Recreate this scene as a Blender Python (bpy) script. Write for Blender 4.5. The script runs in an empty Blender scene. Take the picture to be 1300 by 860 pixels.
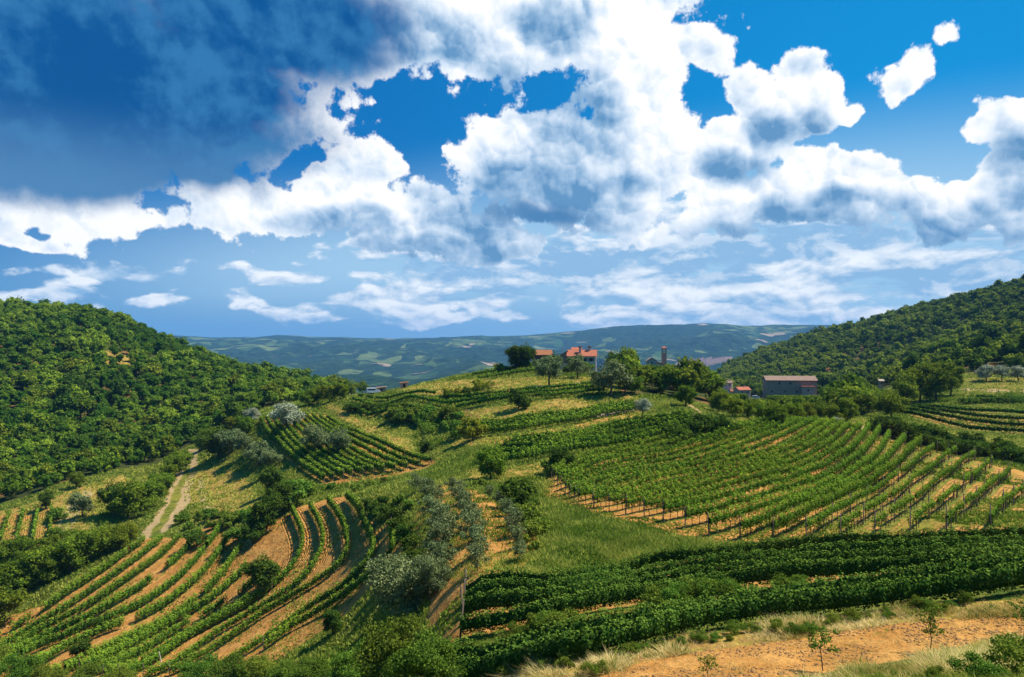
import bpy, math, random
import numpy as np
from mathutils import kdtree

# ------------------------------------------------------------------ camera, sky, sun, exposure
SC = bpy.context.scene
COL = SC.collection
F = 867.0                       # focal length in photo pixels (1300 wide)
CX, CY = 650.0, 430.0
SUN_AZ, SUN_EL = 80.0, 57.0     # degrees clockwise from the view direction, degrees above the horizon

cam_d = bpy.data.cameras.new('camera')
cam = bpy.data.objects.new('camera', cam_d)
COL.objects.link(cam)
cam.location = (0, 0, 0)
cam.rotation_euler = (math.radians(90), 0, 0)
cam_d.sensor_width = 36.0
cam_d.lens = 36.0 * F / 1300.0
cam_d.clip_start = 0.1
cam_d.clip_end = 60000
SC.camera = cam

SC.view_settings.view_transform = 'Standard'
SC.view_settings.look = 'None'
SC.view_settings.exposure = 0.60
SC.view_settings.gamma = 1.0
SC.view_settings.use_curve_mapping = False

sd = bpy.data.lights.new('sun', 'SUN')
sd.energy = 5.0
sd.angle = math.radians(0.5)
sd.color = (1.0, 0.93, 0.80)
sun = bpy.data.objects.new('sun', sd)
COL.objects.link(sun)
sun.location = (0, 0, 200)
sun.rotation_euler = (math.radians(90 - SUN_EL), 0, math.radians(180 - SUN_AZ))

def ae(px, py):
    az = math.atan((px - CX) / F)
    return az, math.atan(-(py - CY) / F * math.cos(az))

# ---- node helper
class NT:
    def __init__(s, tree):
        s.t = tree; s.n = tree.nodes; s.l = tree.links
    def new(s, typ, **kw):
        nd = s.n.new(typ)
        for k, v in kw.items():
            setattr(nd, k, v)
        return nd
    def put(s, sock, v):
        if hasattr(v, 'is_linked') or isinstance(v, bpy.types.NodeSocket):
            s.l.new(v, sock)
        elif v is not None:
            sock.default_value = v
    def math(s, op, a, b=None, c=None, clamp=False):
        nd = s.new('ShaderNodeMath', operation=op, use_clamp=clamp)
        s.put(nd.inputs[0], a); s.put(nd.inputs[1], b); s.put(nd.inputs[2], c)
        return nd.outputs[0]
    def vec(s, op, a, b=None, c=None):
        nd = s.new('ShaderNodeVectorMath', operation=op)
        s.put(nd.inputs[0], a); s.put(nd.inputs[1], b)
        if c is not None: s.put(nd.inputs[2], c)
        return nd.outputs['Value'] if op in ('LENGTH', 'DOT_PRODUCT', 'DISTANCE') else nd.outputs[0]
    def ramp(s, v, a, b, lo=0.0, hi=1.0, smooth=True):
        nd = s.new('ShaderNodeMapRange', interpolation_type='SMOOTHSTEP' if smooth else 'LINEAR')
        s.put(nd.inputs[0], v)
        for i, x in enumerate((a, b, lo, hi)): s.put(nd.inputs[i + 1], x)
        return nd.outputs[0]
    def mix(s, f, a, b, blend='MIX'):
        nd = s.new('ShaderNodeMix', data_type='RGBA', blend_type=blend)
        s.put(nd.inputs[0], f)
        for i, x in ((6, a), (7, b)):
            if isinstance(x, tuple): x = (x + (1,))[:4]
            s.put(nd.inputs[i], x)
        return nd.outputs[2]
    def noise(s, vec, scale, detail=4, rough=0.5, dist=0.0, dim='3D', lac=2.0, w=None):
        nd = s.new('ShaderNodeTexNoise', noise_dimensions=dim)
        if vec is not None: s.put(nd.inputs['Vector'], vec)
        nd.inputs['Scale'].default_value = scale; nd.inputs['Detail'].default_value = detail
        nd.inputs['Roughness'].default_value = rough; nd.inputs['Distortion'].default_value = dist
        nd.inputs['Lacunarity'].default_value = lac
        return nd.outputs[0], nd.outputs[1]
    def voro(s, vec, scale, detail=0, rough=0.5, smooth=None, dim='3D', out='Distance'):
        nd = s.new('ShaderNodeTexVoronoi', voronoi_dimensions=dim,
                   feature='SMOOTH_F1' if smooth is not None else 'F1')
        s.put(nd.inputs['Vector'], vec)
        nd.inputs['Scale'].default_value = scale; nd.inputs['Detail'].default_value = detail
        nd.inputs['Roughness'].default_value = rough
        if smooth is not None: nd.inputs['Smoothness'].default_value = smooth
        return nd.outputs[out]

# ---- the sky: Nishita light with cumulus described by angle (azimuth, elevation)
def build_world():
    w = bpy.data.worlds.new('World'); SC.world = w; w.use_nodes = True
    w.node_tree.nodes.clear()
    T = NT(w.node_tree)
    sky = T.new('ShaderNodeTexSky', sky_type='NISHITA')
    sky.sun_disc = False
    sky.sun_elevation = math.radians(SUN_EL); sky.sun_rotation = math.radians(SUN_AZ)
    sky.altitude = 300; sky.air_density = 1.0; sky.dust_density = 0.6; sky.ozone_density = 3.0
    tc = T.new('ShaderNodeTexCoord')
    D = tc.outputs['Generated']
    sp = T.new('ShaderNodeSeparateXYZ'); T.put(sp.inputs[0], D)
    x, y, z = sp.outputs
    az = T.math('ARCTAN2', x, y); el = T.math('ARCSINE', z)
    cb = T.new('ShaderNodeCombineXYZ'); T.put(cb.inputs[0], az); T.put(cb.inputs[1], el)
    P = cb.outputs[0]
    # clear sky, deepened
    cg = T.new('ShaderNodeValToRGB'); ge = cg.color_ramp.elements
    ge[0].position = 0.0; ge[0].color = CLEAR[0] + (1,); ge[1].position = 1.0; ge[1].color = CLEAR[3] + (1,)
    for p, c in ((0.30, CLEAR[1]), (0.62, CLEAR[2])):
        e = ge.new(p); e.color = c + (1,)
    T.put(cg.inputs[0], T.math('MULTIPLY', el, 2.0, clamp=True))
    # a little lighter and more cyan towards the sun
    side = T.ramp(az, -0.35, 0.55)
    clear = T.mix(side, T.mix(1.0, cg.outputs[0], (0.9, 0.95, 0.98), 'MULTIPLY'), T.mix(1.0, cg.outputs[0], (1.0, 1.70, 1.38), 'MULTIPLY'))
    clear = T.mix(0.025, clear, sky.outputs[0])

    def warp(P, scale, amt, detail=3):
        _, c = T.noise(P, scale, detail, 0.55, 0, '2D')
        d = T.vec('SUBTRACT', c, (0.5, 0.5, 0.5))
        return T.vec('MULTIPLY_ADD', d, (amt, amt, 0), P)

    def blobs(P, lst, k=0.12):
        out = None
        for b in lst:
            cx, cy, rx, ry = b[:4]; bias = b[4] if len(b) > 4 else 0.0
            a, e = ae(cx, cy)
            ia = 1.0 / (rx / F * math.cos(a) ** 2); ie = 1.0 / (ry / F * math.cos(a))
            v = T.vec('MULTIPLY_ADD', P, (ia, ie, 0), (-a * ia, -e * ie, 0))
            L = T.vec('LENGTH', v)
            if bias: L = T.math('ADD', L, bias)
            if out is None: out = L
            else:
                out = T.math('SMOOTH_MIN', out, L, k)
        return T.math('SUBTRACT', 1.0, out)

    def billow(P, scale, sq=1.0, oct=4, gain=0.52):
        Q = T.vec('MULTIPLY', P, (1, sq, 1)) if sq != 1.0 else P
        tot = None; w = 1.0; sm = 0.0
        for i in range(oct):
            q = T.vec('ADD', Q, (3.7 * i, 1.3 * i, 0)) if i else Q
            n, _ = T.noise(q, scale * 2.1 ** i, 0, 0.5, 0, '2D')
            v = T.math('ABSOLUTE', T.math('SUBTRACT', n, 0.5))
            tot = T.math('MULTIPLY', v, w) if tot is None else T.math('MULTIPLY_ADD', v, w, tot)
            sm += w; w *= gain
        return T.math('MULTIPLY', tot, 3.6 / sm)

    SUNV = (0.008, 0.013, 0)
    def puffs(Q, lst):
        """overlapping round heads: returns (height, light from the sun's side)"""
        H = LT = None
        for sc, wh, wl in lst:
            nd = T.new('ShaderNodeTexVoronoi', voronoi_dimensions='2D', feature='SMOOTH_F1')
            nd.inputs['Smoothness'].default_value = 0.45; T.put(nd.inputs['Vector'], Q); nd.inputs['Scale'].default_value = sc; nd.inputs['Randomness'].default_value = 1.0
            h = T.math('SUBTRACT', 0.45, nd.outputs['Distance'])
            h = T.math('MULTIPLY', h, wh)
            l = T.vec('DOT_PRODUCT', T.vec('SUBTRACT', Q, nd.outputs['Position']), (0.55 * sc * wl, 0.85 * sc * wl, 0))
            H = h if H is None else T.math('ADD', H, h); LT = l if LT is None else T.math('ADD', LT, l)
        return H, LT
    # cumulus layer
    Pw = warp(warp(P, 5.0, 0.060, 2), 18.0, 0.022, 2)
    cov = T.math('MINIMUM', T.math('ADD', blobs(Pw, CUM), 0.03), 0.6)
    Pb = warp(warp(P, 10.0, 0.045, 2), 45.0, 0.014, 3)
    ph, pl = puffs(Pb, [(8.5, 0.80, 0.40), (19.0, 0.70, 0.32), (44.0, 0.40, 0.17)])
    r1, _ = T.noise(P, 20.0, 7, 0.56, 0, '2D'); r2, _ = T.noise(T.vec('ADD', P, SUNV), 20.0, 5, 0.56, 0, '2D')
    pl = T.math('MULTIPLY_ADD', T.math('SUBTRACT', r1, r2), 1.0, pl)
    nf, _ = T.noise(P, 30.0, 8, 0.67, 0, '2D')
    ng, _ = T.noise(P, 5.0, 3, 0.5, 0, '2D')
    nfc = T.math('SUBTRACT', nf, 0.5)
    dens = T.math('MULTIPLY_ADD', cov, 1.9, ph)
    dens = T.math('MULTIPLY_ADD', nfc, 1.35, dens)
    dens = T.math('MULTIPLY_ADD', T.math('SUBTRACT', r1, 0.5), 0.6, dens)
    alpha = T.ramp(dens, -0.10, 0.18)
    shade = blobs(Pw, SHADE, 0.25)
    dark = blobs(Pw, DARK, 0.3)
    core = T.ramp(dens, 0.10, 1.0)
    lit = T.math('MULTIPLY', pl, T.ramp(dens, 0.0, 0.6, 0.35, 1.0))
    lit = T.math('MULTIPLY_ADD', nfc, 0.10, lit)
    lit = T.math('ADD', lit, 0.98)
    lit = T.math('SUBTRACT', lit, T.ramp(shade, -0.50, 0.60, 0.0, 0.78))
    lit = T.math('SUBTRACT', lit, T.math('MULTIPLY', core, T.ramp(ng, 0.36, 0.66, 0.0, 0.16)))
    lit = T.math('ADD', lit, 0.0, clamp=True)
    cr = T.new('ShaderNodeValToRGB')
    els = cr.color_ramp.elements
    els[0].position = 0.0; els[0].color = CLOUD[0] + (1,)
    els[1].position = 1.0; els[1].color = CLOUD[3] + (1,)
    for p, c in ((0.28, CLOUD[1]), (0.62, CLOUD[2])):
        e = els.new(p); e.color = c + (1,)
    T.put(cr.inputs[0], lit)
    dn = T.math('MULTIPLY_ADD', T.math('SUBTRACT', ng, 0.5), 0.55, dark)
    dn = T.math('MULTIPLY_ADD', nfc, 0.30, dn)
    storm = T.mix(T.ramp(T.math('MULTIPLY_ADD', nfc, 0.5, T.math('MULTIPLY_ADD', pl, 0.30, ng)), 0.34, 0.70), STORM[0], STORM[1])
    storm = T.mix(T.ramp(el, 0.30, 0.18), storm, STORM[2])
    ccol = T.mix(T.ramp(dn, -0.30, 0.38), cr.outputs[0], storm)
    # strata and thin low banks
    Ps = warp(warp(P, 6.0, 0.06, 3), 26.0, 0.014, 3)
    cs = T.math('MINIMUM', blobs(Ps, STRA, 0.2), 0.6)
    Qs = T.vec('MULTIPLY', P, (1, 2.4, 1))
    ns, _ = T.noise(Qs, 10.0, 8, 0.60, 0.2, '2D')
    Qw = warp(warp(Qs, 10.0, 0.06, 2), 40.0, 0.014, 3)
    sh, sl = puffs(Qw, [(17.0, 0.9, 0.50)])
    q2, _ = T.noise(T.vec('ADD', Qs, (0.006, 0.020, 0)), 10.0, 7, 0.60, 0.2, '2D')
    sl = T.math('MULTIPLY_ADD', T.math('SUBTRACT', ns, q2), 2.6, sl)
    ds = T.math('MULTIPLY_ADD', cs, 1.25, T.math('MULTIPLY', T.math('SUBTRACT', ns, 0.5), 2.2))
    ds = T.math('ADD', ds, sh)
    alps = T.ramp(ds, -0.02, 0.42, 0.0, 0.93)
    ls = T.math('MULTIPLY_ADD', T.math('SUBTRACT', ns, 0.5), 1.0, sl)
    ls = T.math('ADD', ls, 0.58, clamp=True)
    ls = T.math('SUBTRACT', ls, T.ramp(blobs(Ps, SHADE2, 0.25), -0.5, 0.6, 0.0, 0.6), clamp=True)
    scol = T.mix(ls, STRC[0], STRC[1])
    # soft pale air towards the right horizon
    hz = blobs(P, HAZE_SKY, 0.5)
    col = T.mix(T.ramp(hz, -0.45, 0.55, 0.0, 0.88), clear, PALE)
    low = T.ramp(el, 0.0, 0.10, 0.75, 0.0)
    col = T.mix(low, col, T.mix(side, LOWC, (3.2, 5.4, 7.6)))
    col = T.mix(alps, col, scol)
    col = T.mix(alpha, col, ccol)
    # below the horizon
    col = T.mix(T.ramp(el, -0.06, -0.01, 1.0, 0.0), col, (1.2, 1.5, 1.2))
    bg = T.new('ShaderNodeBackground'); T.put(bg.inputs[0], col); bg.inputs[1].default_value = SKYS
    out = T.new('ShaderNodeOutputWorld'); T.l.new(bg.outputs[0], out.inputs[0])
    w.cycles.sampling_method = 'MANUAL'; w.cycles.sample_map_resolution = 512

SKYS = 0.072
CLEAR = [(0.5, 2.5, 5.2), (0.05, 1.85, 5.0), (0.0, 1.60, 4.8), (0.0, 1.42, 4.4)]
CLOUD = [(1.2, 2.9, 5.2), (3.1, 4.8, 6.9), (6.2, 7.4, 8.8), (9.9, 10.0, 10.1)]
STORM = [(0.02, 0.85, 2.9), (0.30, 1.75, 4.1), (0.75, 2.2, 4.4)]
STRC = [(2.6, 4.7, 7.2), (9.2, 9.6, 10.0)]
PALE = (3.8, 6.1, 8.2)
LOWC = (1.3, 3.3, 5.8)
CUM = [(50, 95, 390, 158), (380, -20, 320, 100), (335, 165, 72, 50), (720, -10, 180, 90), (590, 34, 120, 56), (800, 95, 84, 88),
       (722, 210, 142, 70), (820, 190, 88, 96), (635, 205, 50, 50), (868, 52, 60, 34, 0.2), (905, 60, 60, 60, 0.6),
       (1000, 145, 72, 50), (960, 120, 34, 34, 0.1), (940, 180, 62, 40), (1055, 112, 44, 40, 0.35), (880, 225, 60, 44), (1030, 105, 50, 50, 0.3),
       (150, 276, 200, 44, 0.48), (330, 268, 170, 52, 0.42), (440, 252, 92, 52, 0.25), (468, 222, 40, 34), (530, 282, 92, 54, 0.2), (600, 306, 110, 44, 0.35),
       (950, 262, 140, 48, 0.35), (1045, 232, 52, 42), (1130, 260, 110, 44, 0.35), (1200, 275, 130, 42, 0.4), (1110, 225, 44, 30, 0.2), (1160, 250, 40, 24, 0.2), (1215, 252, 30, 20, 0.2), (1280, 252, 72, 46), (1282, 162, 52, 34),
       (0, 268, 90, 56, 0.45), (35, 308, 90, 26, 0.5), (1212, 46, 46, 34, 0.70), (1158, 98, 84, 48, 0.64), (1090, 145, 60, 34, 0.74)]
SHADE = [(690, 262, 140, 56), (720, 150, 70, 62), (700, 36, 44, 24), (1010, 292, 170, 28), (1200, 304, 170, 28), (1000, 172, 60, 26), (1060, 266, 40, 16),
         (560, 322, 130, 22), (450, 292, 80, 16), (1292, 222, 45, 50), (520, 40, 110, 40), (930, 222, 50, 22), (445, 278, 60, 18, 0.2), (640, 100, 40, 30, 0.2)]
DARK = [(60, 60, 350, 130), (250, 110, 170, 80), (350, 20, 180, 80), (690, 270, 100, 22, 0.35), (60, 205, 260, 52), (230, 215, 150, 36, 0.1), (170, 165, 300, 60, 0.1)]
STRA = [(520, 382, 165, 16), (650, 345, 180, 40), (790, 328, 240, 52), (1000, 330, 280, 54), (1220, 342, 190, 52), (900, 378, 280, 34),
        (120, 360, 210, 28, 0.45), (40, 376, 170, 22, 0.45), (190, 388, 170, 16, 0.5), (450, 396, 260, 14, 0.5), (900, 404, 300, 16, 0.45), (310, 384, 110, 18, 0.6), (50, 345, 140, 20, 0.6), (600, 322, 150, 20), (1000, 400, 340, 22, 0.3), (560, 402, 260, 14, 0.4), (380, 350, 260, 26, 0.62), (800, 410, 180, 16, 0.5)]
SHADE2 = [(1020, 310, 200, 18), (1170, 356, 120, 22), (560, 346, 140, 11), (735, 330, 90, 26), (900, 348, 70, 14), (1290, 330, 70, 16), (640, 372, 90, 8)]
HAZE_SKY = [(1020, 360, 640, 170), (640, 370, 480, 110), (350, 380, 300, 50, 0.5)]
build_world()

# ------------------------------------------------------------------ the lie of the land
# control points: (photo px, photo py, distance ahead in metres)
CP = []
def cp(*a): CP.extend(a)
for u in (-700, -350, 0, 325, 650, 975, 1300, 1650, 2000):
    cp((u, 1180 + (u - 650) * -0.02, 6), (u, 1330, 3.5))
cp((-300, 1010, 30), (0, 1000, 32), (300, 985, 30), (500, 960, 26), (650, 950, 21), (850, 945, 16.5), (1000, 940, 14.5), (1300, 935, 12), (1600, 920, 12), (1950, 900, 12), (-700, 1000, 30))
# bottom edge of the view
cp((-350, 850, 85), (0, 860, 82), (150, 862, 80), (300, 862, 72), (420, 862, 58), (520, 862, 41), (600, 864, 33), (700, 862, 27.5), (850, 868, 23.5), (1000, 868, 22), (1150, 862, 21), (1300, 862, 19.5), (1600, 850, 20))
# tilled strip and young trees, bottom right
cp((1045, 852, 24), (1181, 828, 25), (1298, 808, 26), (1150, 790, 28.5), (1000, 812, 28.5), (850, 830, 28.5), (1300, 770, 28.8))
# near vineyard block
cp((800, 812, 31.5), (800, 770, 37.5), (800, 738, 46), (575, 852, 34), (580, 812, 36), (590, 768, 43), (1000, 785, 32), (1000, 745, 38), (1000, 718, 46), (1150, 764, 32), (1300, 745, 31), (1300, 722, 38), (1300, 700, 45), (1600, 735, 31), (1600, 690, 45))
# big vineyard
cp((690, 634, 82), (780, 652, 68), (900, 681, 55), (1020, 690, 51), (1202, 674, 52), (1300, 655, 55), (1600, 640, 60), (760, 600, 95), (880, 575, 108), (965, 543, 124), (1048, 543, 124), (1128, 558, 116), (1188, 573, 108), (1236, 584, 102), (1300, 612, 88), (960, 620, 76), (1080, 620, 78), (1180, 620, 76), (880, 620, 80))
# grass between
cp((640, 700, 54), (720, 700, 50), (820, 700, 50), (640, 640, 76), (560, 700, 60), (590, 740, 47), (560, 640, 82), (600, 605, 100), (640, 600, 103))
# middle olive strip and left edge of it
cp((520, 700, 73), (520, 640, 95), (500, 780, 60), (560, 800, 42), (470, 830, 60), (440, 780, 76))
# curved vine block and lower left vineyard
cp((371, 652, 117), (416, 640, 116), (470, 636, 105), (438, 716, 94), (496, 700, 81), (320, 768, 96), (215, 858, 82), (330, 832, 79), (135, 790, 100), (34, 830, 98), (0, 812, 106), (60, 775, 112), (183, 690, 130), (281, 671, 126), (217, 746, 108), (-200, 830, 105), (-200, 760, 120))
# tracks and small plots, left
cp((185, 682, 134), (215, 632, 168), (245, 577, 222), (300, 620, 165), (280, 650, 140), (330, 600, 175), (50, 668, 150), (0, 690, 145), (110, 620, 178), (0, 650, 168), (150, 600, 195), (-200, 690, 150))
# upper left vineyard
cp((331, 536, 205), (412, 612, 140), (500, 598, 135), (547, 588, 135), (430, 570, 160), (415, 532, 200), (352, 560, 178), (500, 560, 158), (560, 575, 138), (300, 560, 205))
# saddle path
cp((450, 620, 128), (520, 612, 115), (600, 560, 135), (540, 550, 168), (600, 530, 165), (470, 530, 195), (440, 505, 225))
# mid bands
cp((637, 580, 115), (654, 592, 107), (720, 580, 112), (823, 562, 118), (891, 535, 132), (620, 551, 140), (721, 535, 148), (805, 521, 155), (870, 545, 124), (930, 540, 130), (700, 560, 125), (800, 540, 138))
# hill top
cp((440, 512, 205), (520, 512, 185), (600, 512, 178), (740, 500, 172), (670, 519, 160), (800, 500, 172), (560, 495, 200), (620, 482, 210), (700, 480, 208), (740, 472, 232), (660, 466, 238), (800, 480, 225), (840, 495, 190), (880, 515, 158), (900, 500, 195), (560, 484, 222))
# over the crest
cp((440, 520, 330), (560, 510, 340), (650, 505, 340), (750, 500, 340), (840, 478, 400), (800, 520, 800), (650, 545, 800), (500, 540, 800), (400, 535, 800))
cp((860, 500, 300), (940, 510, 330), (910, 500, 440))
# valley mid right
cp((960, 530, 175), (1000, 528, 200), (1080, 528, 190), (1110, 537, 150), (1000, 503, 430), (1080, 505, 330), (1060, 515, 260), (1120, 500, 290), (1115, 492, 350), (1080, 500, 430))
# right vineyard and hedges
cp((1140, 540, 150), (1300, 552, 150), (1140, 522, 190), (1300, 528, 185), (1200, 500, 225), (1300, 498, 215), (1150, 578, 122), (1250, 582, 118), (1300, 588, 110), (1300, 470, 260), (1230, 465, 290), (1600, 500, 230), (1600, 560, 130))
# right hill
cp((1150, 475, 400), (1150, 440, 560), (1150, 402, 720), (1300, 430, 420), (1300, 366, 640), (1240, 382, 680), (1050, 426, 860), (1050, 465, 600), (980, 446, 980), (930, 466, 1100), (960, 480, 650), (1600, 380, 400), (1600, 300, 620), (1950, 300, 500))
cp((1300, 430, 1200), (1150, 460, 1300), (1050, 475, 1400), (1600, 400, 1200), (930, 485, 1600))
# left wooded hill
cp((0, 615, 200), (0, 560, 245), (0, 470, 320), (0, 396, 430), (60, 402, 425), (130, 412, 410), (190, 438, 400), (230, 453, 395), (280, 474, 385), (340, 486, 380), (400, 496, 370), (430, 500, 350), (100, 560, 250), (100, 480, 320), (200, 540, 275), (200, 490, 320), (300, 530, 270), (330, 510, 290), (400, 512, 280), (240, 560, 245), (-200, 600, 220), (-200, 500, 290), (-300, 360, 430), (-700, 560, 260), (-700, 300, 430))
cp((0, 500, 900), (200, 530, 900), (-300, 450, 900), (-700, 420, 900))
# far valley and the blue hills
for u in (-700, -300, 0, 200, 400, 600, 800, 1000, 1300, 1650, 2000):
    cp((u, 486, 2400))
for u, p in ((-700, 430), (-300, 430), (0, 428), (230, 431), (330, 428), (400, 427), (520, 430), (600, 429), (700, 423), (760, 421), (850, 420), (920, 419), (1010, 415), (1300, 415), (1650, 420), (2000, 430)):
    cp((u, (486 + p) / 2 + 3, 4000), (u, p, 6200), (u, p + 8, 8200))
CPA = np.array(CP, dtype=np.float64)

SU, SV = 1 / 300.0, 1.55
def dom(px, Y): return np.stack([np.asarray(px, float) * SU, np.log(np.asarray(Y, float)) * SV], -1)
def _phi(r2): return 0.5 * r2 * np.log(r2 + 1e-12)
_C = dom(CPA[:, 0], CPA[:, 2])
_n = len(_C)
_A = np.zeros((_n + 3, _n + 3))
_A[:_n, :_n] = _phi(((_C[:, None] - _C[None]) ** 2).sum(-1)) + np.eye(_n) * 2e-3
_A[:_n, _n] = 1; _A[:_n, _n + 1:] = _C
_A[_n, :_n] = 1; _A[_n + 1:, :_n] = _C.T
_W = np.linalg.solve(_A, np.concatenate([CPA[:, 1] - 430, np.zeros(3)]))

def slope_at(px, Y):
    q = dom(px, Y).reshape(-1, 2)
    out = np.empty(len(q))
    for i in range(0, len(q), 4096):
        b = q[i:i + 4096]
        r2 = ((b[:, None] - _C[None]) ** 2).sum(-1)
        out[i:i + 4096] = _phi(r2) @ _W[:_n] + _W[_n] + b @ _W[_n + 1:]
    return out.reshape(np.shape(px))

rng = np.random.default_rng(7)
random.seed(7)

# ---- value noise on world coordinates (for shapes only)
_perm = np.random.default_rng(3).random((256, 256))
def vnoise(x, y, s):
    x = np.asarray(x, float) / s; y = np.asarray(y, float) / s
    xi = np.floor(x).astype(int); yi = np.floor(y).astype(int)
    fx = x - xi; fy = y - yi
    fx = fx * fx * (3 - 2 * fx); fy = fy * fy * (3 - 2 * fy)
    g = lambda a, b: _perm[a % 256, b % 256]
    return (g(xi, yi) * (1 - fx) + g(xi + 1, yi) * fx) * (1 - fy) + (g(xi, yi + 1) * (1 - fx) + g(xi + 1, yi + 1) * fx) * fy
def fbm(x, y, s, o=4):
    t = 0; w = 1; sm = 0
    for i in range(o):
        t = t + w * (vnoise(x + 31.7 * i, y - 17.3 * i, s) - 0.5); sm += w; w *= 0.5; s /= 2.03
    return t / sm * 2

# ---- the fan shaped sheet of ground (columns by direction, rows by distance)
GPX = np.concatenate([np.linspace(-690, -30, 90, endpoint=False), np.linspace(-30, 1330, 640, endpoint=False), np.linspace(1330, 1990, 90)])
GY = np.exp(np.concatenate([np.linspace(np.log(3.5), np.log(18), 30, endpoint=False), np.linspace(np.log(18), np.log(260), 520, endpoint=False),
                            np.linspace(np.log(260), np.log(1200), 150, endpoint=False), np.linspace(np.log(1200), np.log(9000), 190)]))
LGY = np.log(GY)
_PXg, _Yg = np.meshgrid(GPX, GY)          # [row (distance), col]
_Xg = (_PXg - CX) / F * _Yg
SL = slope_at(_PXg, _Yg)
Zg = -SL / F * _Yg
_far = np.clip((_Yg - 1500) / 1500, 0, 1) * np.clip((7600 - _Yg) / 1200, 0.3, 1)
Zg += _far * (fbm(_Xg, _Yg, 1500, 5) * 60 - np.abs(fbm(_Xg + 900, _Yg * 0.8, 1300, 5)) * 250 * np.clip((6400 - _Yg) / 1500, 0.35, 1) + 40)
_mid = np.clip((_Yg - 280) / 200, 0, 1) * np.clip((1500 - _Yg) / 400, 0, 1)
Zg += _mid * fbm(_Xg, _Yg, 90, 3) * 6
Zg += fbm(_Xg, _Yg, 7, 3) * 0.22 * np.clip(_Yg / 60, 0.4, 1.0) + fbm(_Xg + 50, _Yg, 26, 2) * 0.5 * np.clip((_Yg - 30) / 60, 0, 1)
SL = -Zg / _Yg * F
FPY = SL + CY                              # photo row each ground vertex projects to
_run = np.minimum.accumulate(FPY[:], axis=0)

def _col(px):
    i = np.clip(np.searchsorted(GPX, px) - 1, 0, len(GPX) - 2)
    return i, (px - GPX[i]) / (GPX[i + 1] - GPX[i])

def ground_z(x, y):
    x = np.asarray(x, float); y = np.maximum(np.asarray(y, float), 3.6)
    px = np.clip(CX + F * x / y, GPX[0], GPX[-1] - 1e-6)
    i, t = _col(px)
    ly = np.log(np.minimum(y, 8990)); j = np.clip(np.searchsorted(LGY, ly) - 1, 0, len(LGY) - 2)
    s = (ly - LGY[j]) / (LGY[j + 1] - LGY[j])
    a = Zg[j, i] * (1 - t) + Zg[j, i + 1] * t; b = Zg[j + 1, i] * (1 - t) + Zg[j + 1, i + 1] * t
    return a * (1 - s) + b * s

def spot(px, py, ymin=5.0):
    """world point of the ground seen at a photo pixel"""
    px = min(max(px, GPX[0] + 1), GPX[-1] - 1)
    i, t = _col(px)
    f = FPY[:, i] * (1 - t) + FPY[:, i + 1] * t
    ok = (f <= py) & (GY > ymin)
    k = int(np.argmax(ok)) if ok.any() else len(GY) - 1
    if k > 0 and ok.any() and f[k - 1] > py:
        s = (f[k - 1] - py) / (f[k - 1] - f[k]); Y = GY[k - 1] + (GY[k] - GY[k - 1]) * s
    else: Y = GY[k]
    X = (px - CX) / F * Y
    return np.array([X, Y, float(ground_z(X, Y))])

def smooth_line(pts, step=1.0):
    """Catmull-Rom through world xy points, resampled evenly"""
    P = np.array([p[:2] for p in pts])
    if len(P) < 3:
        Q = np.array([P[0] + (P[-1] - P[0]) * t for t in np.linspace(0, 1, 40)])
    else:
        E = np.vstack([2 * P[0] - P[1], P, 2 * P[-1] - P[-2]]); Q = []
        for k in range(len(P) - 1):
            p0, p1, p2, p3 = E[k:k + 4]
            for t in np.linspace(0, 1, 24, endpoint=False):
                Q.append(0.5 * ((2 * p1) + (p2 - p0) * t + (2 * p0 - 5 * p1 + 4 * p2 - p3) * t * t + (3 * p1 - p0 - 3 * p2 + p3) * t ** 3))
        Q.append(P[-1]); Q = np.array(Q)
    d = np.concatenate([[0], np.cumsum(np.linalg.norm(np.diff(Q, axis=0), axis=1))])
    n = max(2, int(d[-1] / step) + 1); s = np.linspace(0, d[-1], n)
    return np.stack([np.interp(s, d, Q[:, 0]), np.interp(s, d, Q[:, 1])], -1)

def line_px(pts, step=1.0): return smooth_line([spot(*p) for p in pts], step)

def resample(L, n):
    d = np.concatenate([[0], np.cumsum(np.linalg.norm(np.diff(L, axis=0), axis=1))]); s = np.linspace(0, d[-1], n)
    return np.stack([np.interp(s, d, L[:, 0]), np.interp(s, d, L[:, 1])], -1)

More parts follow.
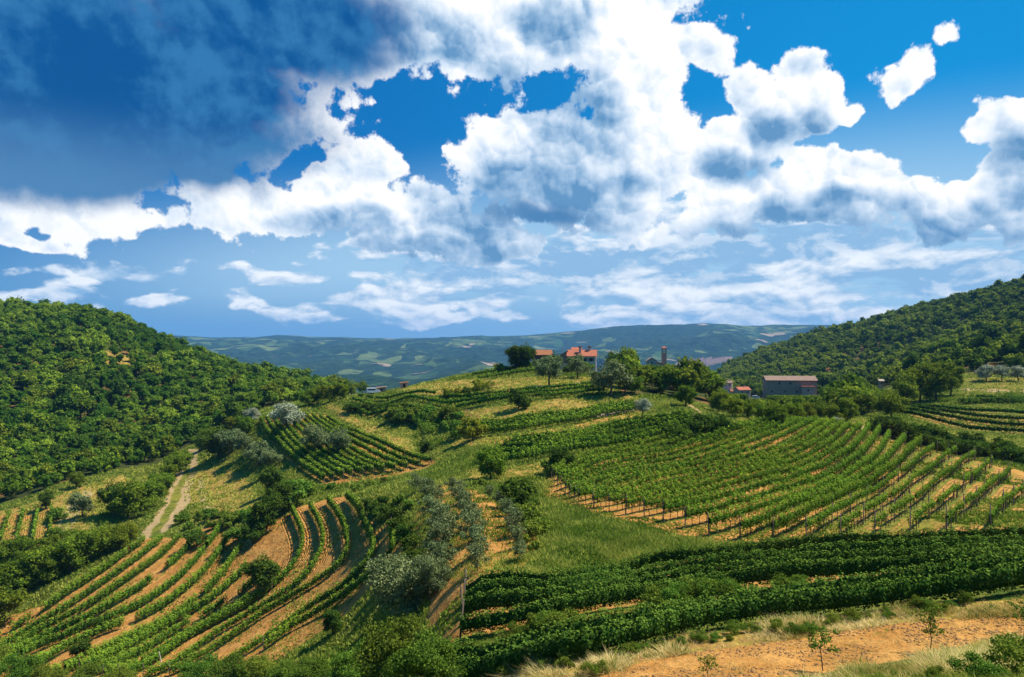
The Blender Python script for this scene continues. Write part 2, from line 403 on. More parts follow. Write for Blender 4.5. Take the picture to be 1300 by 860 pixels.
# ---- vine rows: guide rows (photo pixels of their ground line), the number of rows between guides
FIELDS = {
 'big': dict(g=[[(700, 608), (760, 585), (850, 564), (920, 551), (965, 543)],
                [(735, 643), (850, 617), (950, 592), (1015, 566), (1050, 544)],
                [(900, 682), (960, 663), (1030, 638), (1085, 610), (1115, 585), (1130, 560)],
                [(1024, 688), (1062, 664), (1100, 640), (1150, 607), (1190, 575)],
                [(1109, 682), (1148, 655), (1192, 618), (1238, 585)],
                [(1202, 675), (1238, 645), (1283, 603)],
                [(1258, 672), (1312, 622)]], n=[7, 7, 3, 2, 2, 1]),
 'left': dict(g=[[(183, 690), (130, 728), (60, 775), (0, 812), (-50, 842)],
                 [(227, 687), (190, 720), (110, 775), (34, 817), (-30, 852)],
                 [(281, 671), (257, 705), (217, 746), (135, 792), (34, 834), (-20, 862)],
                 [(306, 699), (271, 746), (217, 790), (135, 830), (60, 866)]], n=[2, 2, 2]),
 'join': dict(g=[[(312, 726), (268, 765), (205, 803), (100, 856)],
                 [(345, 752), (300, 778), (225, 818), (130, 866)]], n=[2]),
 'curved': dict(g=[[(371, 652), (384, 692), (364, 732), (320, 768), (237, 815), (150, 864)],
                   [(416, 640), (438, 678), (435, 716), (394, 749), (320, 795), (215, 860)],
                   [(440, 635), (469, 682), (469, 716), (432, 753), (380, 787), (265, 860)],
                   [(496, 675), (498, 700), (482, 726), (425, 770), (375, 800), (335, 828)]], n=[2, 1, 1]),
 'upper': dict(g=[[(331, 535), (340, 552), (372, 585), (412, 613)],
                  [(352, 530), (374, 556), (410, 585), (447, 606)],
                  [(388, 530), (412, 550), (452, 578), (502, 600)],
                  [(415, 533), (450, 552), (500, 574), (548, 589)]], n=[3, 4, 3]),
 'patch': dict(g=[[(0, 690), (12, 655)], [(62, 690), (66, 648)]], n=[3]),
 'front': dict(g=[[(592, 765), (700, 751), (803, 732), (888, 718), (1000, 707), (1114, 700), (1198, 696), (1318, 690), (1440, 686)],
                  [(584, 812), (700, 791), (803, 771), (900, 757), (1029, 742), (1114, 737), (1198, 730), (1318, 722), (1440, 716)]], n=[3]),
 'bottom': dict(g=[[(575, 846), (700, 828), (803, 806), (938, 783), (1029, 769), (1114, 758), (1198, 747), (1318, 735), (1440, 728)],
                   [(575, 868), (640, 858), (750, 838), (888, 803), (1000, 787), (1114, 776), (1198, 764), (1318, 752), (1440, 744)]], n=[1]),
 'band_high': dict(g=[[(590, 546), (637, 541), (720, 530), (805, 516)],
                      [(572, 556), (637, 553), (720, 540), (812, 523)]], n=[3]),
 'band_low': dict(g=[[(650, 566), (720, 558), (789, 543), (880, 534)],
                     [(606, 588), (654, 590), (721, 578), (823, 562), (880, 548)]], n=[4]),
 'hilltop': dict(g=[[(455, 506), (540, 502), (640, 503), (775, 492)],
                    [(440, 518), (520, 521), (600, 517), (690, 507), (770, 500)]], n=[2]),
 'crest': dict(g=[[(600, 479), (650, 471), (690, 468)], [(608, 484), (655, 476), (695, 472)]], n=[1]),
 'right': dict(g=[[(1165, 518), (1220, 523), (1310, 528), (1420, 532)],
                  [(1140, 526), (1210, 542), (1310, 552), (1420, 562)]], n=[3]),
 'right_top': dict(g=[[(1222, 506), (1310, 509), (1420, 512)]], n=[]),
}
ROWS = []       # (field, index in field, number in field, xy polyline)
for name, fd in FIELDS.items():
    gl = [resample(line_px(g), 120) for g in fd['g']]
    rows = []
    for k in range(len(gl) - 1):
        m = fd['n'][k]
        for j in range(m): rows.append(gl[k] * (1 - j / m) + gl[k + 1] * (j / m))
    rows.append(gl[-1])
    for j, r in enumerate(rows):
        n = max(2, int(np.linalg.norm(np.diff(r, axis=0), axis=1).sum()))
        ROWS.append((name, j, len(rows), resample(r, n)))

# ---- what covers the ground: soil, dry grass, pale dirt, wood floor
def inpoly(px, py, poly):
    r = np.zeros(px.shape, bool); n = len(poly)
    for i in range(n):
        x1, y1 = poly[i]; x2, y2 = poly[(i + 1) % n]
        if y1 == y2: continue
        c = (y1 > py) != (y2 > py)
        r ^= c & (px < (x2 - x1) * (py - y1) / (y2 - y1) + x1)
    return r
VISM = FPY <= _run + 6
SOIL, DRY, PALE_, WOOD = (np.zeros(Zg.shape, np.float32) for _ in range(4))
_jx = _PXg + fbm(_Xg, _Yg, 6, 3) * 5; _jy = FPY + fbm(_Xg + 99, _Yg, 6, 3) * 3
def paint(A, v, poly, y0=0, y1=1e9):
    m = inpoly(_jx, _jy, poly) & VISM & (_Yg > y0) & (_Yg < y1)
    A[m] = np.maximum(A[m], v) if v > 0 else 0
    return m
P_LL = [(175, 684), (232, 681), (262, 666), (300, 666), (312, 680), (345, 662), (362, 646), (440, 630), (470, 650), (500, 670), (508, 705), (475, 745), (425, 792), (350, 842), (250, 872), (-80, 872), (-80, 815), (60, 765), (130, 725)]
P_UL = [(325, 536), (345, 526), (385, 525), (415, 526), (450, 543), (555, 585), (548, 593), (500, 604), (412, 618), (370, 592)]
P_BIG = [(686, 632), (692, 603), (760, 578), (850, 559), (920, 546), (965, 536), (1050, 536), (1130, 553), (1190, 568), (1285, 592), (1330, 610), (1330, 668), (1202, 682), (1020, 696), (900, 690), (780, 662)]
P_FR = [(574, 755), (600, 745), (700, 738), (888, 706), (1114, 692), (1480, 680), (1480, 730), (1114, 745), (1000, 752), (800, 780), (574, 822)]
P_BT = [(560, 840), (700, 815), (938, 775), (1480, 728), (1480, 756), (1114, 782), (1000, 794), (800, 822), (640, 866), (560, 870)]
P_TIL = [(655, 870), (750, 852), (850, 832), (1000, 810), (1150, 789), (1480, 766), (1480, 800), (1230, 822), (1150, 838), (1045, 855), (980, 875)]
P_DRY = [(600, 872), (700, 845), (850, 812), (1000, 792), (1150, 770), (1480, 748), (1480, 770), (1150, 791), (1000, 812), (850, 834), (760, 858), (690, 872)]
P_OL = [(500, 700), (535, 640), (560, 615), (610, 622), (665, 662), (692, 695), (650, 738), (580, 750), (575, 830), (540, 800), (535, 745)]
paint(SOIL, 0.74, P_LL); paint(SOIL, 0.75, P_UL); paint(SOIL, 0.70, P_BIG); paint(SOIL, 0.62, P_FR); paint(SOIL, 0.30, P_BT)
SOIL[inpoly(_PXg, FPY, [(1060, 560), (1330, 600), (1330, 690), (1040, 690)]) & (SOIL > 0.5)] = 0.56
paint(SOIL, 0.64, P_TIL); paint(DRY, 0.55, P_TIL); paint(DRY, 1.0, P_DRY); paint(SOIL, 0.82, P_OL); paint(SOIL, 0.7, [(540, 760), (600, 740), (585, 830), (545, 825)])
for poly, d in (([(560, 556), (640, 553), (720, 541), (812, 520), (815, 531), (700, 557), (640, 568), (565, 566)], 0.9),
                ([(592, 596), (655, 593), (721, 581), (823, 564), (878, 549), (880, 560), (800, 577), (700, 602), (640, 614), (600, 612)], 0.95),
                ([(440, 520), (520, 524), (610, 519), (700, 508), (800, 498), (812, 512), (700, 526), (600, 540), (500, 536)], 0.85),
                ([(500, 494), (560, 485), (640, 480), (700, 478), (800, 480), (820, 496), (740, 492), (640, 500), (520, 502)], 0.75),
                ([(405, 512), (430, 516), (520, 560), (530, 575), (505, 572), (440, 535)], 0.7),
                ([(238, 600), (262, 590), (310, 600), (335, 640), (330, 660), (240, 665)], 0.75),
                ([(-40, 660), (60, 632), (155, 604), (170, 612), (120, 660), (95, 695), (-40, 700)], 0.8),
                ([(930, 530), (1120, 532), (1125, 545), (1040, 541), (940, 543)], 0.6),
                ([(1120, 540), (1160, 545), (1330, 560), (1330, 572), (1150, 562)], 0.5),
                ([(1200, 480), (1330, 478), (1330, 500), (1210, 500)], 0.5)):
    paint(DRY, d, poly, 60, 300)
paint(SOIL, 0.6, [(570, 560), (640, 556), (810, 523), (812, 528), (640, 563), (572, 566)], 60, 300)
paint(SOIL, 0.5, [(1140, 525), (1165, 515), (1330, 525), (1330, 556), (1210, 548)], 60, 300)
paint(SOIL, 0.6, [(-40, 655), (70, 645), (66, 695), (-40, 695)], 60, 300)
M_TRACK = paint(PALE_, 0.80, [(172, 688), (205, 640), (230, 590), (240, 571), (254, 571), (252, 600), (240, 640), (215, 672), (196, 686)], 60, 300)
PALE_[inpoly(_jx, _jy, [(186, 690), (212, 640), (234, 600), (243, 573), (246, 573), (242, 604), (222, 645), (196, 690)]) & (_Yg > 60) & (_Yg < 300)] = 0.30
M_TRACK |= paint(PALE_, 0.65, [(250, 612), (262, 604), (266, 640), (285, 655), (270, 657), (250, 645)], 60, 300)
M_TRACK |= paint(PALE_, 0.85, [(75, 652), (108, 622), (118, 624), (100, 655), (80, 692), (68, 692)], 60, 300)
M_ROAD = paint(PALE_, 1.0, [(868, 513), (876, 513), (892, 524), (884, 526)], 60, 260)
M_ROAD |= paint(PALE_, 1.0, [(1078, 543), (1100, 540), (1112, 532), (1116, 536), (1108, 544), (1085, 547)], 60, 260)
M_ROAD |= paint(PALE_, 1.0, [(1220, 493), (1330, 497), (1330, 500), (1220, 497)], 60, 320)
M_ROAD |= paint(PALE_, 1.0, [(1096, 495), (1120, 495), (1120, 499), (1096, 499)], 60, 450)
P_LH = [(-200, 660), (0, 642), (60, 620), (140, 598), (200, 588), (232, 570), (262, 556), (300, 545), (330, 520), (360, 512), (420, 508), (445, 500), (440, 470), (-200, 300)]
paint(WOOD, 1.0, P_LH, 150, 700)
P_RH = [(905, 498), (925, 455), (1420, 320), (1420, 470), (1300, 468), (1230, 474), (1150, 486), (1100, 495), (1040, 492), (960, 505)]
P_ROCK = [(124, 446), (150, 444), (174, 460), (168, 478), (146, 474), (132, 462)]
P_ROCK2 = [(184, 490), (194, 492), (190, 512), (182, 508)]
for _p in (P_ROCK, P_ROCK2):
    WOOD[inpoly(_jx, _jy, _p) & VISM & (_Yg < 700)] = 0; paint(DRY, 0.9, _p, 200, 700)
paint(WOOD, 1.0, P_RH, 225, 1300)
P_VA = [(770, 478), (850, 470), (900, 485), (960, 500), (1100, 500), (1125, 512), (1095, 530), (960, 531), (930, 528), (890, 512), (860, 505), (790, 500)]
paint(WOOD, 0.8, P_VA, 150, 460)
WOOD[(~VISM) & (_Yg > 230) & (_Yg < 1400)] = 1.0

PLAINM = (inpoly(_PXg, FPY, [(855, 463), (875, 456), (930, 453), (930, 460), (895, 464)]) & (_Yg > 1500)).astype(np.float32)
def soften(A, n=2):
    for _ in range(n):
        B = A.copy()
        B[1:-1] = (A[:-2] + 2 * A[1:-1] + A[2:]) / 4; A = B.copy()
        A[:, 1:-1] = (B[:, :-2] + 2 * B[:, 1:-1] + B[:, 2:]) / 4
    return A
_patch = 1 - 0.30 * np.clip(fbm(_Xg + 7, _Yg, 14, 3) + 0.1, 0, 1)
SOILC = soften(SOIL * _patch.astype(np.float32), 3); DRYC = soften(DRY * (_patch.astype(np.float32)), 4); PALEC = soften(PALE_, 2); WOODC = soften(WOOD, 3)
# distance of ground vertices to the nearest vine row
_rp = np.vstack([r[3] for r in ROWS])
_kd = kdtree.KDTree(len(_rp))
for i, p in enumerate(_rp): _kd.insert((p[0], p[1], 0), i)
_kd.balance()
ROWD = np.full(Zg.shape, 9.0, np.float32)
_cand = np.argwhere((_Yg > 22) & (_Yg < 232) & (_PXg > -90) & (_PXg < 1360) & VISM)
_xs = _Xg[_cand[:, 0], _cand[:, 1]]; _ys = _Yg[_cand[:, 0], _cand[:, 1]]
_out = np.empty(len(_cand), np.float32); _fnd = _kd.find
for k in range(len(_cand)): _out[k] = _fnd((_xs[k], _ys[k], 0))[2]
ROWD[_cand[:, 0], _cand[:, 1]] = _out

# ------------------------------------------------------------------ helpers for objects
def tag(o, label=None, cat=None, group=None, kind=None):
    if label: o['label'] = label
    if cat: o['category'] = cat
    if group: o['group'] = group
    if kind: o['kind'] = kind
    return o

def mesh_np(name, V, faces, mat=None, smooth=False, tint=None, quads=True):
    V = np.ascontiguousarray(V, np.float32); Fc = np.ascontiguousarray(faces, np.int32)
    me = bpy.data.meshes.new(name); k = Fc.shape[1]
    me.vertices.add(len(V)); me.vertices.foreach_set('co', V.ravel())
    me.loops.add(Fc.size); me.loops.foreach_set('vertex_index', Fc.ravel())
    me.polygons.add(len(Fc)); me.polygons.foreach_set('loop_start', np.arange(0, Fc.size, k, dtype=np.int32))
    me.polygons.foreach_set('loop_total', np.full(len(Fc), k, np.int32))
    if smooth: me.polygons.foreach_set('use_smooth', np.ones(len(Fc), bool))
    if tint is not None:
        a = me.attributes.new('tint', 'FLOAT', 'POINT'); a.data.foreach_set('value', np.ascontiguousarray(tint, np.float32))
    if mat: me.materials.append(mat)
    me.update(calc_edges=True)
    return me

def link(name, me, parent=None, loc=None):
    o = bpy.data.objects.new(name, me); COL.objects.link(o)
    if parent is not None: o.parent = parent
    if loc is not None: o.location = loc
    return o

def empty(name, loc, rz=0.0, sc=1.0):
    o = bpy.data.objects.new(name, None); COL.objects.link(o)
    o.location = loc; o.rotation_euler = (0, 0, rz); o.scale = (sc, sc, sc) if not hasattr(sc, '__len__') else sc
    o.empty_display_size = 0.5
    return o

# ------------------------------------------------------------------ materials
def newmat(name):
    m = bpy.data.materials.new(name); m.use_nodes = True; m.node_tree.nodes.clear()
    return m, NT(m.node_tree)
def finish(T, bsdf, disp=None):
    o = T.new('ShaderNodeOutputMaterial'); T.l.new(bsdf, o.inputs[0])
def diffuse(T, col, rough=0.9, normal=None, spec=0.15):
    b = T.new('ShaderNodeBsdfPrincipled')
    if isinstance(col, tuple): col = (col + (1,))[:4]
    T.put(b.inputs['Base Color'], col); T.put(b.inputs['Roughness'], rough)
    b.inputs['Specular IOR Level'].default_value = spec
    if normal is not None: T.put(b.inputs['Normal'], normal)
    return b.outputs[0]
def attr(T, name):
    a = T.new('ShaderNodeAttribute', attribute_name=name); return a
def bump(T, h, dist, strength=1.0):
    b = T.new('ShaderNodeBump'); T.put(b.inputs['Height'], h)
    b.inputs['Distance'].default_value = dist; b.inputs['Strength'].default_value = strength
    return b.outputs[0]

def ground_material():
    m, T = newmat('ground')
    tc = T.new('ShaderNodeTexCoord'); P = tc.outputs['Object']
    c = attr(T, 'cover'); sp = T.new('ShaderNodeSeparateColor'); T.put(sp.inputs[0], c.outputs['Color'])
    soil, dry, pale = sp.outputs; wood = c.outputs['Alpha']
    rd = attr(T, 'rowd').outputs['Fac']
    far = attr(T, 'far').outputs['Fac']
    n1, c1 = T.noise(P, 0.05, 5, 0.6); n2, _ = T.noise(P, 0.6, 5, 0.65); n3, _ = T.noise(P, 4.0, 4, 0.7)
    n4, _ = T.noise(P, 0.16, 5, 0.68)
    grass = T.mix(T.ramp(n1, 0.38, 0.60), (0.085, 0.125, 0.012), (0.19, 0.18, 0.022))
    grass = T.mix(T.ramp(n2, 0.46, 0.62), grass, (0.045, 0.080, 0.010))
    grass = T.mix(T.ramp(n3, 0.45, 0.70, 0.0, 0.7), grass, (0.30, 0.25, 0.06))
    grass = T.mix(T.ramp(n4, 0.54, 0.66, 0.0, 0.6), grass, (0.26, 0.20, 0.050))
    grass = T.mix(T.ramp(n4, 0.44, 0.36, 0.0, 0.6), grass, (0.040, 0.085, 0.012))
    dryc = T.mix(T.ramp(n3, 0.35, 0.7), (0.42, 0.28, 0.065), (0.19, 0.16, 0.024))
    dryc = T.mix(T.ramp(n2, 0.45, 0.62, 0.0, 0.8), dryc, (0.30, 0.155, 0.050))
    soilc = T.mix(T.ramp(n2, 0.3, 0.7), (0.38, 0.165, 0.036), (0.52, 0.270, 0.074))
    soilc = T.mix(T.ramp(n3, 0.5, 0.75, 0.0, 0.6), soilc, (0.22, 0.105, 0.035))
    palec = T.mix(T.ramp(n3, 0.35, 0.7), (0.44, 0.30, 0.15), (0.27, 0.20, 0.085))
    woodc = T.mix(n2, (0.030, 0.048, 0.010), (0.060, 0.065, 0.018))
    woodc = T.mix(T.ramp(n1, 0.54, 0.62), woodc, (0.20, 0.10, 0.035))
    brk = T.math('MULTIPLY', T.math('SUBTRACT', T.math('ADD', T.math('MULTIPLY', n2, 0.55), T.math('MULTIPLY', n3, 0.45)), 0.5), 2.2)
    def msk(v, k=0.45): return T.ramp(T.math('ADD', v, T.math('MULTIPLY', brk, 0.55)), k, k + 0.12)
    # a weedy strip under each vine row, bare soil between
    weed = T.ramp(T.math('ADD', rd, T.math('MULTIPLY', brk, 0.35)), 0.25, 0.55, 0.55, 0.0)
    soilm = msk(T.math('SUBTRACT', soil, T.math('MULTIPLY', weed, 0.5)))
    col = T.mix(msk(dry), grass, dryc)
    col = T.mix(soilm, col, soilc)
    col = T.mix(msk(pale), col, palec)
    col = T.mix(T.ramp(wood, 0.3, 0.7), col, woodc)
    # farmland and woods on the distant hills
    f1, fc = T.noise(P, 0.0013, 6, 0.62); f2, _ = T.noise(P, 0.02, 5, 0.72)
    wp = T.vec('MULTIPLY_ADD', fc, (220, 220, 0), P)
    fv = T.new('ShaderNodeTexVoronoi', feature='F1'); T.put(fv.inputs['Vector'], T.vec('MULTIPLY', wp, (1, 0.8, 0.0))); fv.inputs['Scale'].default_value = 0.012
    fsp = T.new('ShaderNodeSeparateColor'); T.put(fsp.inputs[0], fv.outputs['Color'])
    fieldc = T.mix(fsp.outputs[0], (0.030, 0.080, 0.022), (0.13, 0.17, 0.05))
    fieldc = T.mix(T.ramp(fsp.outputs[1], 0.95, 0.97), fieldc, (0.34, 0.24, 0.16))
    farw = T.mix(T.ramp(f2, 0.35, 0.65), (0.005, 0.020, 0.010), (0.024, 0.055, 0.018))
    sel = T.math('ADD', f1, T.math('MULTIPLY', T.math('SUBTRACT', fsp.outputs[2], 0.5), 0.22))
    sel = T.math('ADD', sel, T.math('MULTIPLY', T.math('SUBTRACT', f2, 0.5), 0.15))
    farc = T.mix(T.ramp(sel, 0.545, 0.60), farw, fieldc)
    plainm = attr(T, 'plain').outputs['Fac']
    farc = T.mix(plainm, farc, (0.22, 0.145, 0.12))
    col = T.mix(far, col, farc)
    # relief
    fur = T.math('SINE', T.math('MULTIPLY', rd, 17.0))
    h = T.math('MULTIPLY', T.math('MULTIPLY', fur, soilm), T.ramp(rd, 1.7, 2.2, 0.08, 0.0))
    h = T.math('ADD', h, T.math('MULTIPLY', n3, 0.12))
    h = T.math('ADD', h, T.math('MULTIPLY', n2, 0.6))
    h = T.math('ADD', h, T.math('MULTIPLY', T.math('MULTIPLY', f2, far), 25.0))
    nrm = bump(T, h, 1.0, 0.9)
    finish(T, diffuse(T, col, 0.95, nrm, 0.05))
    return m
MAT_GROUND = ground_material()

def build_ground():
    R, Cc = Zg.shape
    V = np.stack([_Xg, _Yg, Zg], -1).reshape(-1, 3)
    idx = np.arange(R * Cc).reshape(R, Cc)
    q = np.stack([idx[:-1, :-1], idx[:-1, 1:], idx[1:, 1:], idx[1:, :-1]], -1)
    farm = np.clip((_Yg - 1300) / 500, 0, 1)
    cover = np.stack([SOILC, DRYC, PALEC, WOODC], -1).reshape(-1, 4)
    cls = np.zeros((R - 1, Cc - 1), int)
    cls[(SOIL > 0.25)[:-1, :-1]] = 1
    cls[M_TRACK[:-1, :-1]] = 2; cls[M_ROAD[:-1, :-1]] = 3
    cls[(_Yg > 1500)[:-1, :-1]] = 4
    names = ['ground', 'vineyard_soil', 'dirt_track', 'road', 'distant_hills']
    for k, nm in enumerate(names):
        f = q[cls == k]
        if not len(f): continue
        used = np.unique(f); remap = np.full(R * Cc, -1, np.int64); remap[used] = np.arange(len(used))
        me = mesh_np(nm, V[used], remap[f], MAT_GROUND, smooth=True)
        a = me.attributes.new('cover', 'FLOAT_COLOR', 'POINT'); a.data.foreach_set('color', cover[used].astype(np.float32).ravel())
        for an, A in (('rowd', ROWD), ('far', farm), ('plain', PLAINM)):
            b = me.attributes.new(an, 'FLOAT', 'POINT'); b.data.foreach_set('value', A.reshape(-1)[used].astype(np.float32))
        tag(link(nm, me), kind='structure')
build_ground()

# ------------------------------------------------------------------ leaves
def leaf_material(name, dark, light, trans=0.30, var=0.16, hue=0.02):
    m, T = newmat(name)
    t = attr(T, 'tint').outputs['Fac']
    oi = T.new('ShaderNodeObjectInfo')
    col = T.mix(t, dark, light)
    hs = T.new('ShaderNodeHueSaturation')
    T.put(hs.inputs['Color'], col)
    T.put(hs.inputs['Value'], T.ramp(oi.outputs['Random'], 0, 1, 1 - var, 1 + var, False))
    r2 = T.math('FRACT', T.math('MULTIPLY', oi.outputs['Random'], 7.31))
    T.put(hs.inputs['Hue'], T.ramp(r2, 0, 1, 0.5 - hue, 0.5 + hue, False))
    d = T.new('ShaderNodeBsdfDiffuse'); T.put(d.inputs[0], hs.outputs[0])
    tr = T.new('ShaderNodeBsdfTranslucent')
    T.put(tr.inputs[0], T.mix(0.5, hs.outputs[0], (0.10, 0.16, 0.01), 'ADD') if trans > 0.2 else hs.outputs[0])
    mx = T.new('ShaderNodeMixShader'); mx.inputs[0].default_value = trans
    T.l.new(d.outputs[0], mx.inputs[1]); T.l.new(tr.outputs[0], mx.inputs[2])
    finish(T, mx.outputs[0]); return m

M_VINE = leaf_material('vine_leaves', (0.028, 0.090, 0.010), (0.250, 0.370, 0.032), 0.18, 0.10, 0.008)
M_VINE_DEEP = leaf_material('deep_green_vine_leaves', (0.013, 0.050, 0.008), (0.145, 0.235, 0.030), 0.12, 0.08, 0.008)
M_TREE = leaf_material('broadleaf_leaves', (0.042, 0.090, 0.009), (0.245, 0.300, 0.026), 0.28, 0.24, 0.025)
M_TREE_Y = leaf_material('yellow_green_leaves', (0.12, 0.15, 0.012), (0.36, 0.36, 0.03), 0.30, 0.15, 0.015)
M_DARK = leaf_material('dark_leaves', (0.022, 0.058, 0.009), (0.110, 0.165, 0.020), 0.22, 0.18, 0.015)
M_OLIVE = leaf_material('olive_leaves', (0.055, 0.095, 0.026), (0.30, 0.35, 0.145), 0.20, 0.14, 0.012)
M_SILVER = leaf_material('silver_leaves', (0.18, 0.22, 0.12), (0.52, 0.55, 0.38), 0.20, 0.08, 0.01)
M_SHRUB = leaf_material('shrub_leaves', (0.045, 0.095, 0.011), (0.200, 0.280, 0.034), 0.26, 0.22, 0.03)
M_GRASS = leaf_material('grass_blades', (0.065, 0.140, 0.012), (0.42, 0.42, 0.08), 0.34, 0.0, 0.0)
M_STRAW = leaf_material('straw', (0.48, 0.34, 0.09), (0.86, 0.68, 0.32), 0.30, 0.0, 0.0)

def bark(name, a, b):
    m, T = newmat(name); tc = T.new('ShaderNodeTexCoord')
    n, _ = T.noise(tc.outputs['Object'], 6, 5, 0.7)
    finish(T, diffuse(T, T.mix(n, a, b), 0.95, bump(T, n, 0.04))); return m
M_BARK = bark('bark', (0.05, 0.035, 0.022), (0.14, 0.105, 0.07))
M_POST = bark('weathered_wood', (0.06, 0.042, 0.03), (0.19, 0.15, 0.11))
M_POSTP = bark('grey_concrete_post', (0.22, 0.20, 0.17), (0.38, 0.35, 0.30))

def quads_from(C, N, size, rg, elong=1.3):
    """leaf-like quads at C facing N"""
    n = len(C)
    N = N / (np.linalg.norm(N, axis=1, keepdims=True) + 1e-9)
    a = rg.normal(size=(n, 3)); u = np.cross(N, a); u /= np.linalg.norm(u, axis=1, keepdims=True) + 1e-9
    v = np.cross(N, u)
    s = (size * rg.uniform(0.65, 1.3, n))[:, None] if np.ndim(size) == 0 else (size * rg.uniform(0.65, 1.3, n))[:, None]
    u = u * s * 0.5 * elong; v = v * s * 0.5
    V = np.stack([C - u, C - v * 0.9 + u * 0.1, C + u, C + v * 0.9 + u * 0.1], 1).reshape(-1, 3)
    return V, np.arange(4 * n).reshape(n, 4)

_ico = {}
def ico(sub):
    if sub not in _ico:
        import bmesh
        bm = bmesh.new(); bmesh.ops.create_icosphere(bm, subdivisions=sub, radius=1.0)
        V = np.array([v.co[:] for v in bm.verts]); Fc = np.array([[v.index for v in f.verts] for f in bm.faces]); bm.free()
        _ico[sub] = (V, Fc)
    return _ico[sub]

def crown_arrays(seed, lobes, n, size, core=0.78, out=0.55, clumps=0.0, up=0.25, thin=0.0):
    """lobes: (cx,cy,cz,rx,ry,rz). Leaf quads in the outer volume of every lobe and a small inner mass of the same leaves"""
    rg = np.random.default_rng(seed)
    L = np.array(lobes, float); area = (L[:, 3] * L[:, 4] + L[:, 3] * L[:, 5] + L[:, 4] * L[:, 5]); area /= area.sum()
    Vs, Fs, Ts, off = [], [], [], 0
    for k, l in enumerate(L):
        m = max(6, int(n * area[k]))
        d = rg.normal(size=(m, 3)); d /= np.linalg.norm(d, axis=1, keepdims=True)
        d[:, 2] = np.where((d[:, 2] < -0.35) & (rg.random(m) < 0.6), -d[:, 2], d[:, 2])
        # lumpy radius
        f = rg.normal(size=(5, 3)) * 2.6; ph = rg.uniform(0, 6.3, 5)
        lump = sum(np.sin(d @ f[i] + ph[i]) for i in range(5)) / 5
        r = (1 + 0.42 * lump) * (1 - (rg.random(m) ** 1.5) * (0.34 + thin)) * rg.uniform(0.88, 1.14, m)
        P = l[:3] + d * r[:, None] * l[3:]
        inside = np.zeros(m, bool)
        for j, q in enumerate(L):
            if j != k: inside |= ((((P - q[:3]) / (q[3:] * 0.72)) ** 2).sum(1) < 1)
        keep = ~inside; P = P[keep]; d = d[keep]; lum = lump[keep]
        N = d * np.array([1 / l[3], 1 / l[4], 1 / l[5]]) * min(l[3:]); N[:, 2] += up
        N = N / np.linalg.norm(N, axis=1, keepdims=True) + rg.normal(size=N.shape) * out
        V, Fc = quads_from(P, N, size, rg)
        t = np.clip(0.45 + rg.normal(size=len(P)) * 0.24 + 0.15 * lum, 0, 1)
        Vs.append(V); Fs.append(Fc + off); Ts.append(np.repeat(t, 4)); off += len(V)
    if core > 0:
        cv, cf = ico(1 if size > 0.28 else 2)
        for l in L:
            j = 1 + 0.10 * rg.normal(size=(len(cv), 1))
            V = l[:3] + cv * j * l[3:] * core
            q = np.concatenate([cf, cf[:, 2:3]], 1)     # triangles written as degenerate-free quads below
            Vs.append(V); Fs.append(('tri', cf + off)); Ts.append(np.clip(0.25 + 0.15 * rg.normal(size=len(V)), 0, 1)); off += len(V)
    V = np.vstack(Vs); T = np.concatenate(Ts)
    Q = np.vstack([f for f in Fs if not isinstance(f, tuple)])
    tr = [f[1] for f in Fs if isinstance(f, tuple)]
    return V, Q, (np.vstack(tr) if tr else np.zeros((0, 3), int)), T

def mesh_mixed(name, V, Q, TR, mat, tint):
    me = bpy.data.meshes.new(name)
    V = np.ascontiguousarray(V, np.float32)
    loops = np.concatenate([Q.ravel(), TR.ravel()]).astype(np.int32)
    st = np.concatenate([np.arange(len(Q)) * 4, len(Q) * 4 + np.arange(len(TR)) * 3]).astype(np.int32)
    tot = np.concatenate([np.full(len(Q), 4), np.full(len(TR), 3)]).astype(np.int32)
    me.vertices.add(len(V)); me.vertices.foreach_set('co', V.ravel())
    me.loops.add(len(loops)); me.loops.foreach_set('vertex_index', loops)
    me.polygons.add(len(st)); me.polygons.foreach_set('loop_start', st); me.polygons.foreach_set('loop_total', tot)
    a = me.attributes.new('tint', 'FLOAT', 'POINT'); a.data.foreach_set('value', np.ascontiguousarray(tint, np.float32))
    me.materials.append(mat); me.update(calc_edges=True)
    return me

def tubes(name, paths, mat, sides=6):
    """paths: list of [(x,y,z,r),...] -> one mesh of tapered tubes"""
    V, Q, off = [], [], 0
    for P in paths:
        P = np.array(P, float)
        for i, p in enumerate(P):
            t = P[min(i + 1, len(P) - 1)][:3] - P[max(i - 1, 0)][:3]; t /= np.linalg.norm(t) + 1e-9
            a = np.cross(t, (0.31, 0.95, 0.1)); a /= np.linalg.norm(a) + 1e-9; b = np.cross(t, a)
            for s in range(sides):
                g = 2 * math.pi * s / sides
                V.append(p[:3] + (a * math.cos(g) + b * math.sin(g)) * p[3])
        for i in range(len(P) - 1):
            for s in range(sides):
                s2 = (s + 1) % sides
                Q.append((off + i * sides + s, off + i * sides + s2, off + (i + 1) * sides + s2, off + (i + 1) * sides + s))
        if sides == 4: Q.append(tuple(off + (len(P) - 1) * sides + s for s in range(4)))
        off += len(P) * sides
    return mesh_np(name, np.array(V), np.array(Q), mat, smooth=sides > 4)

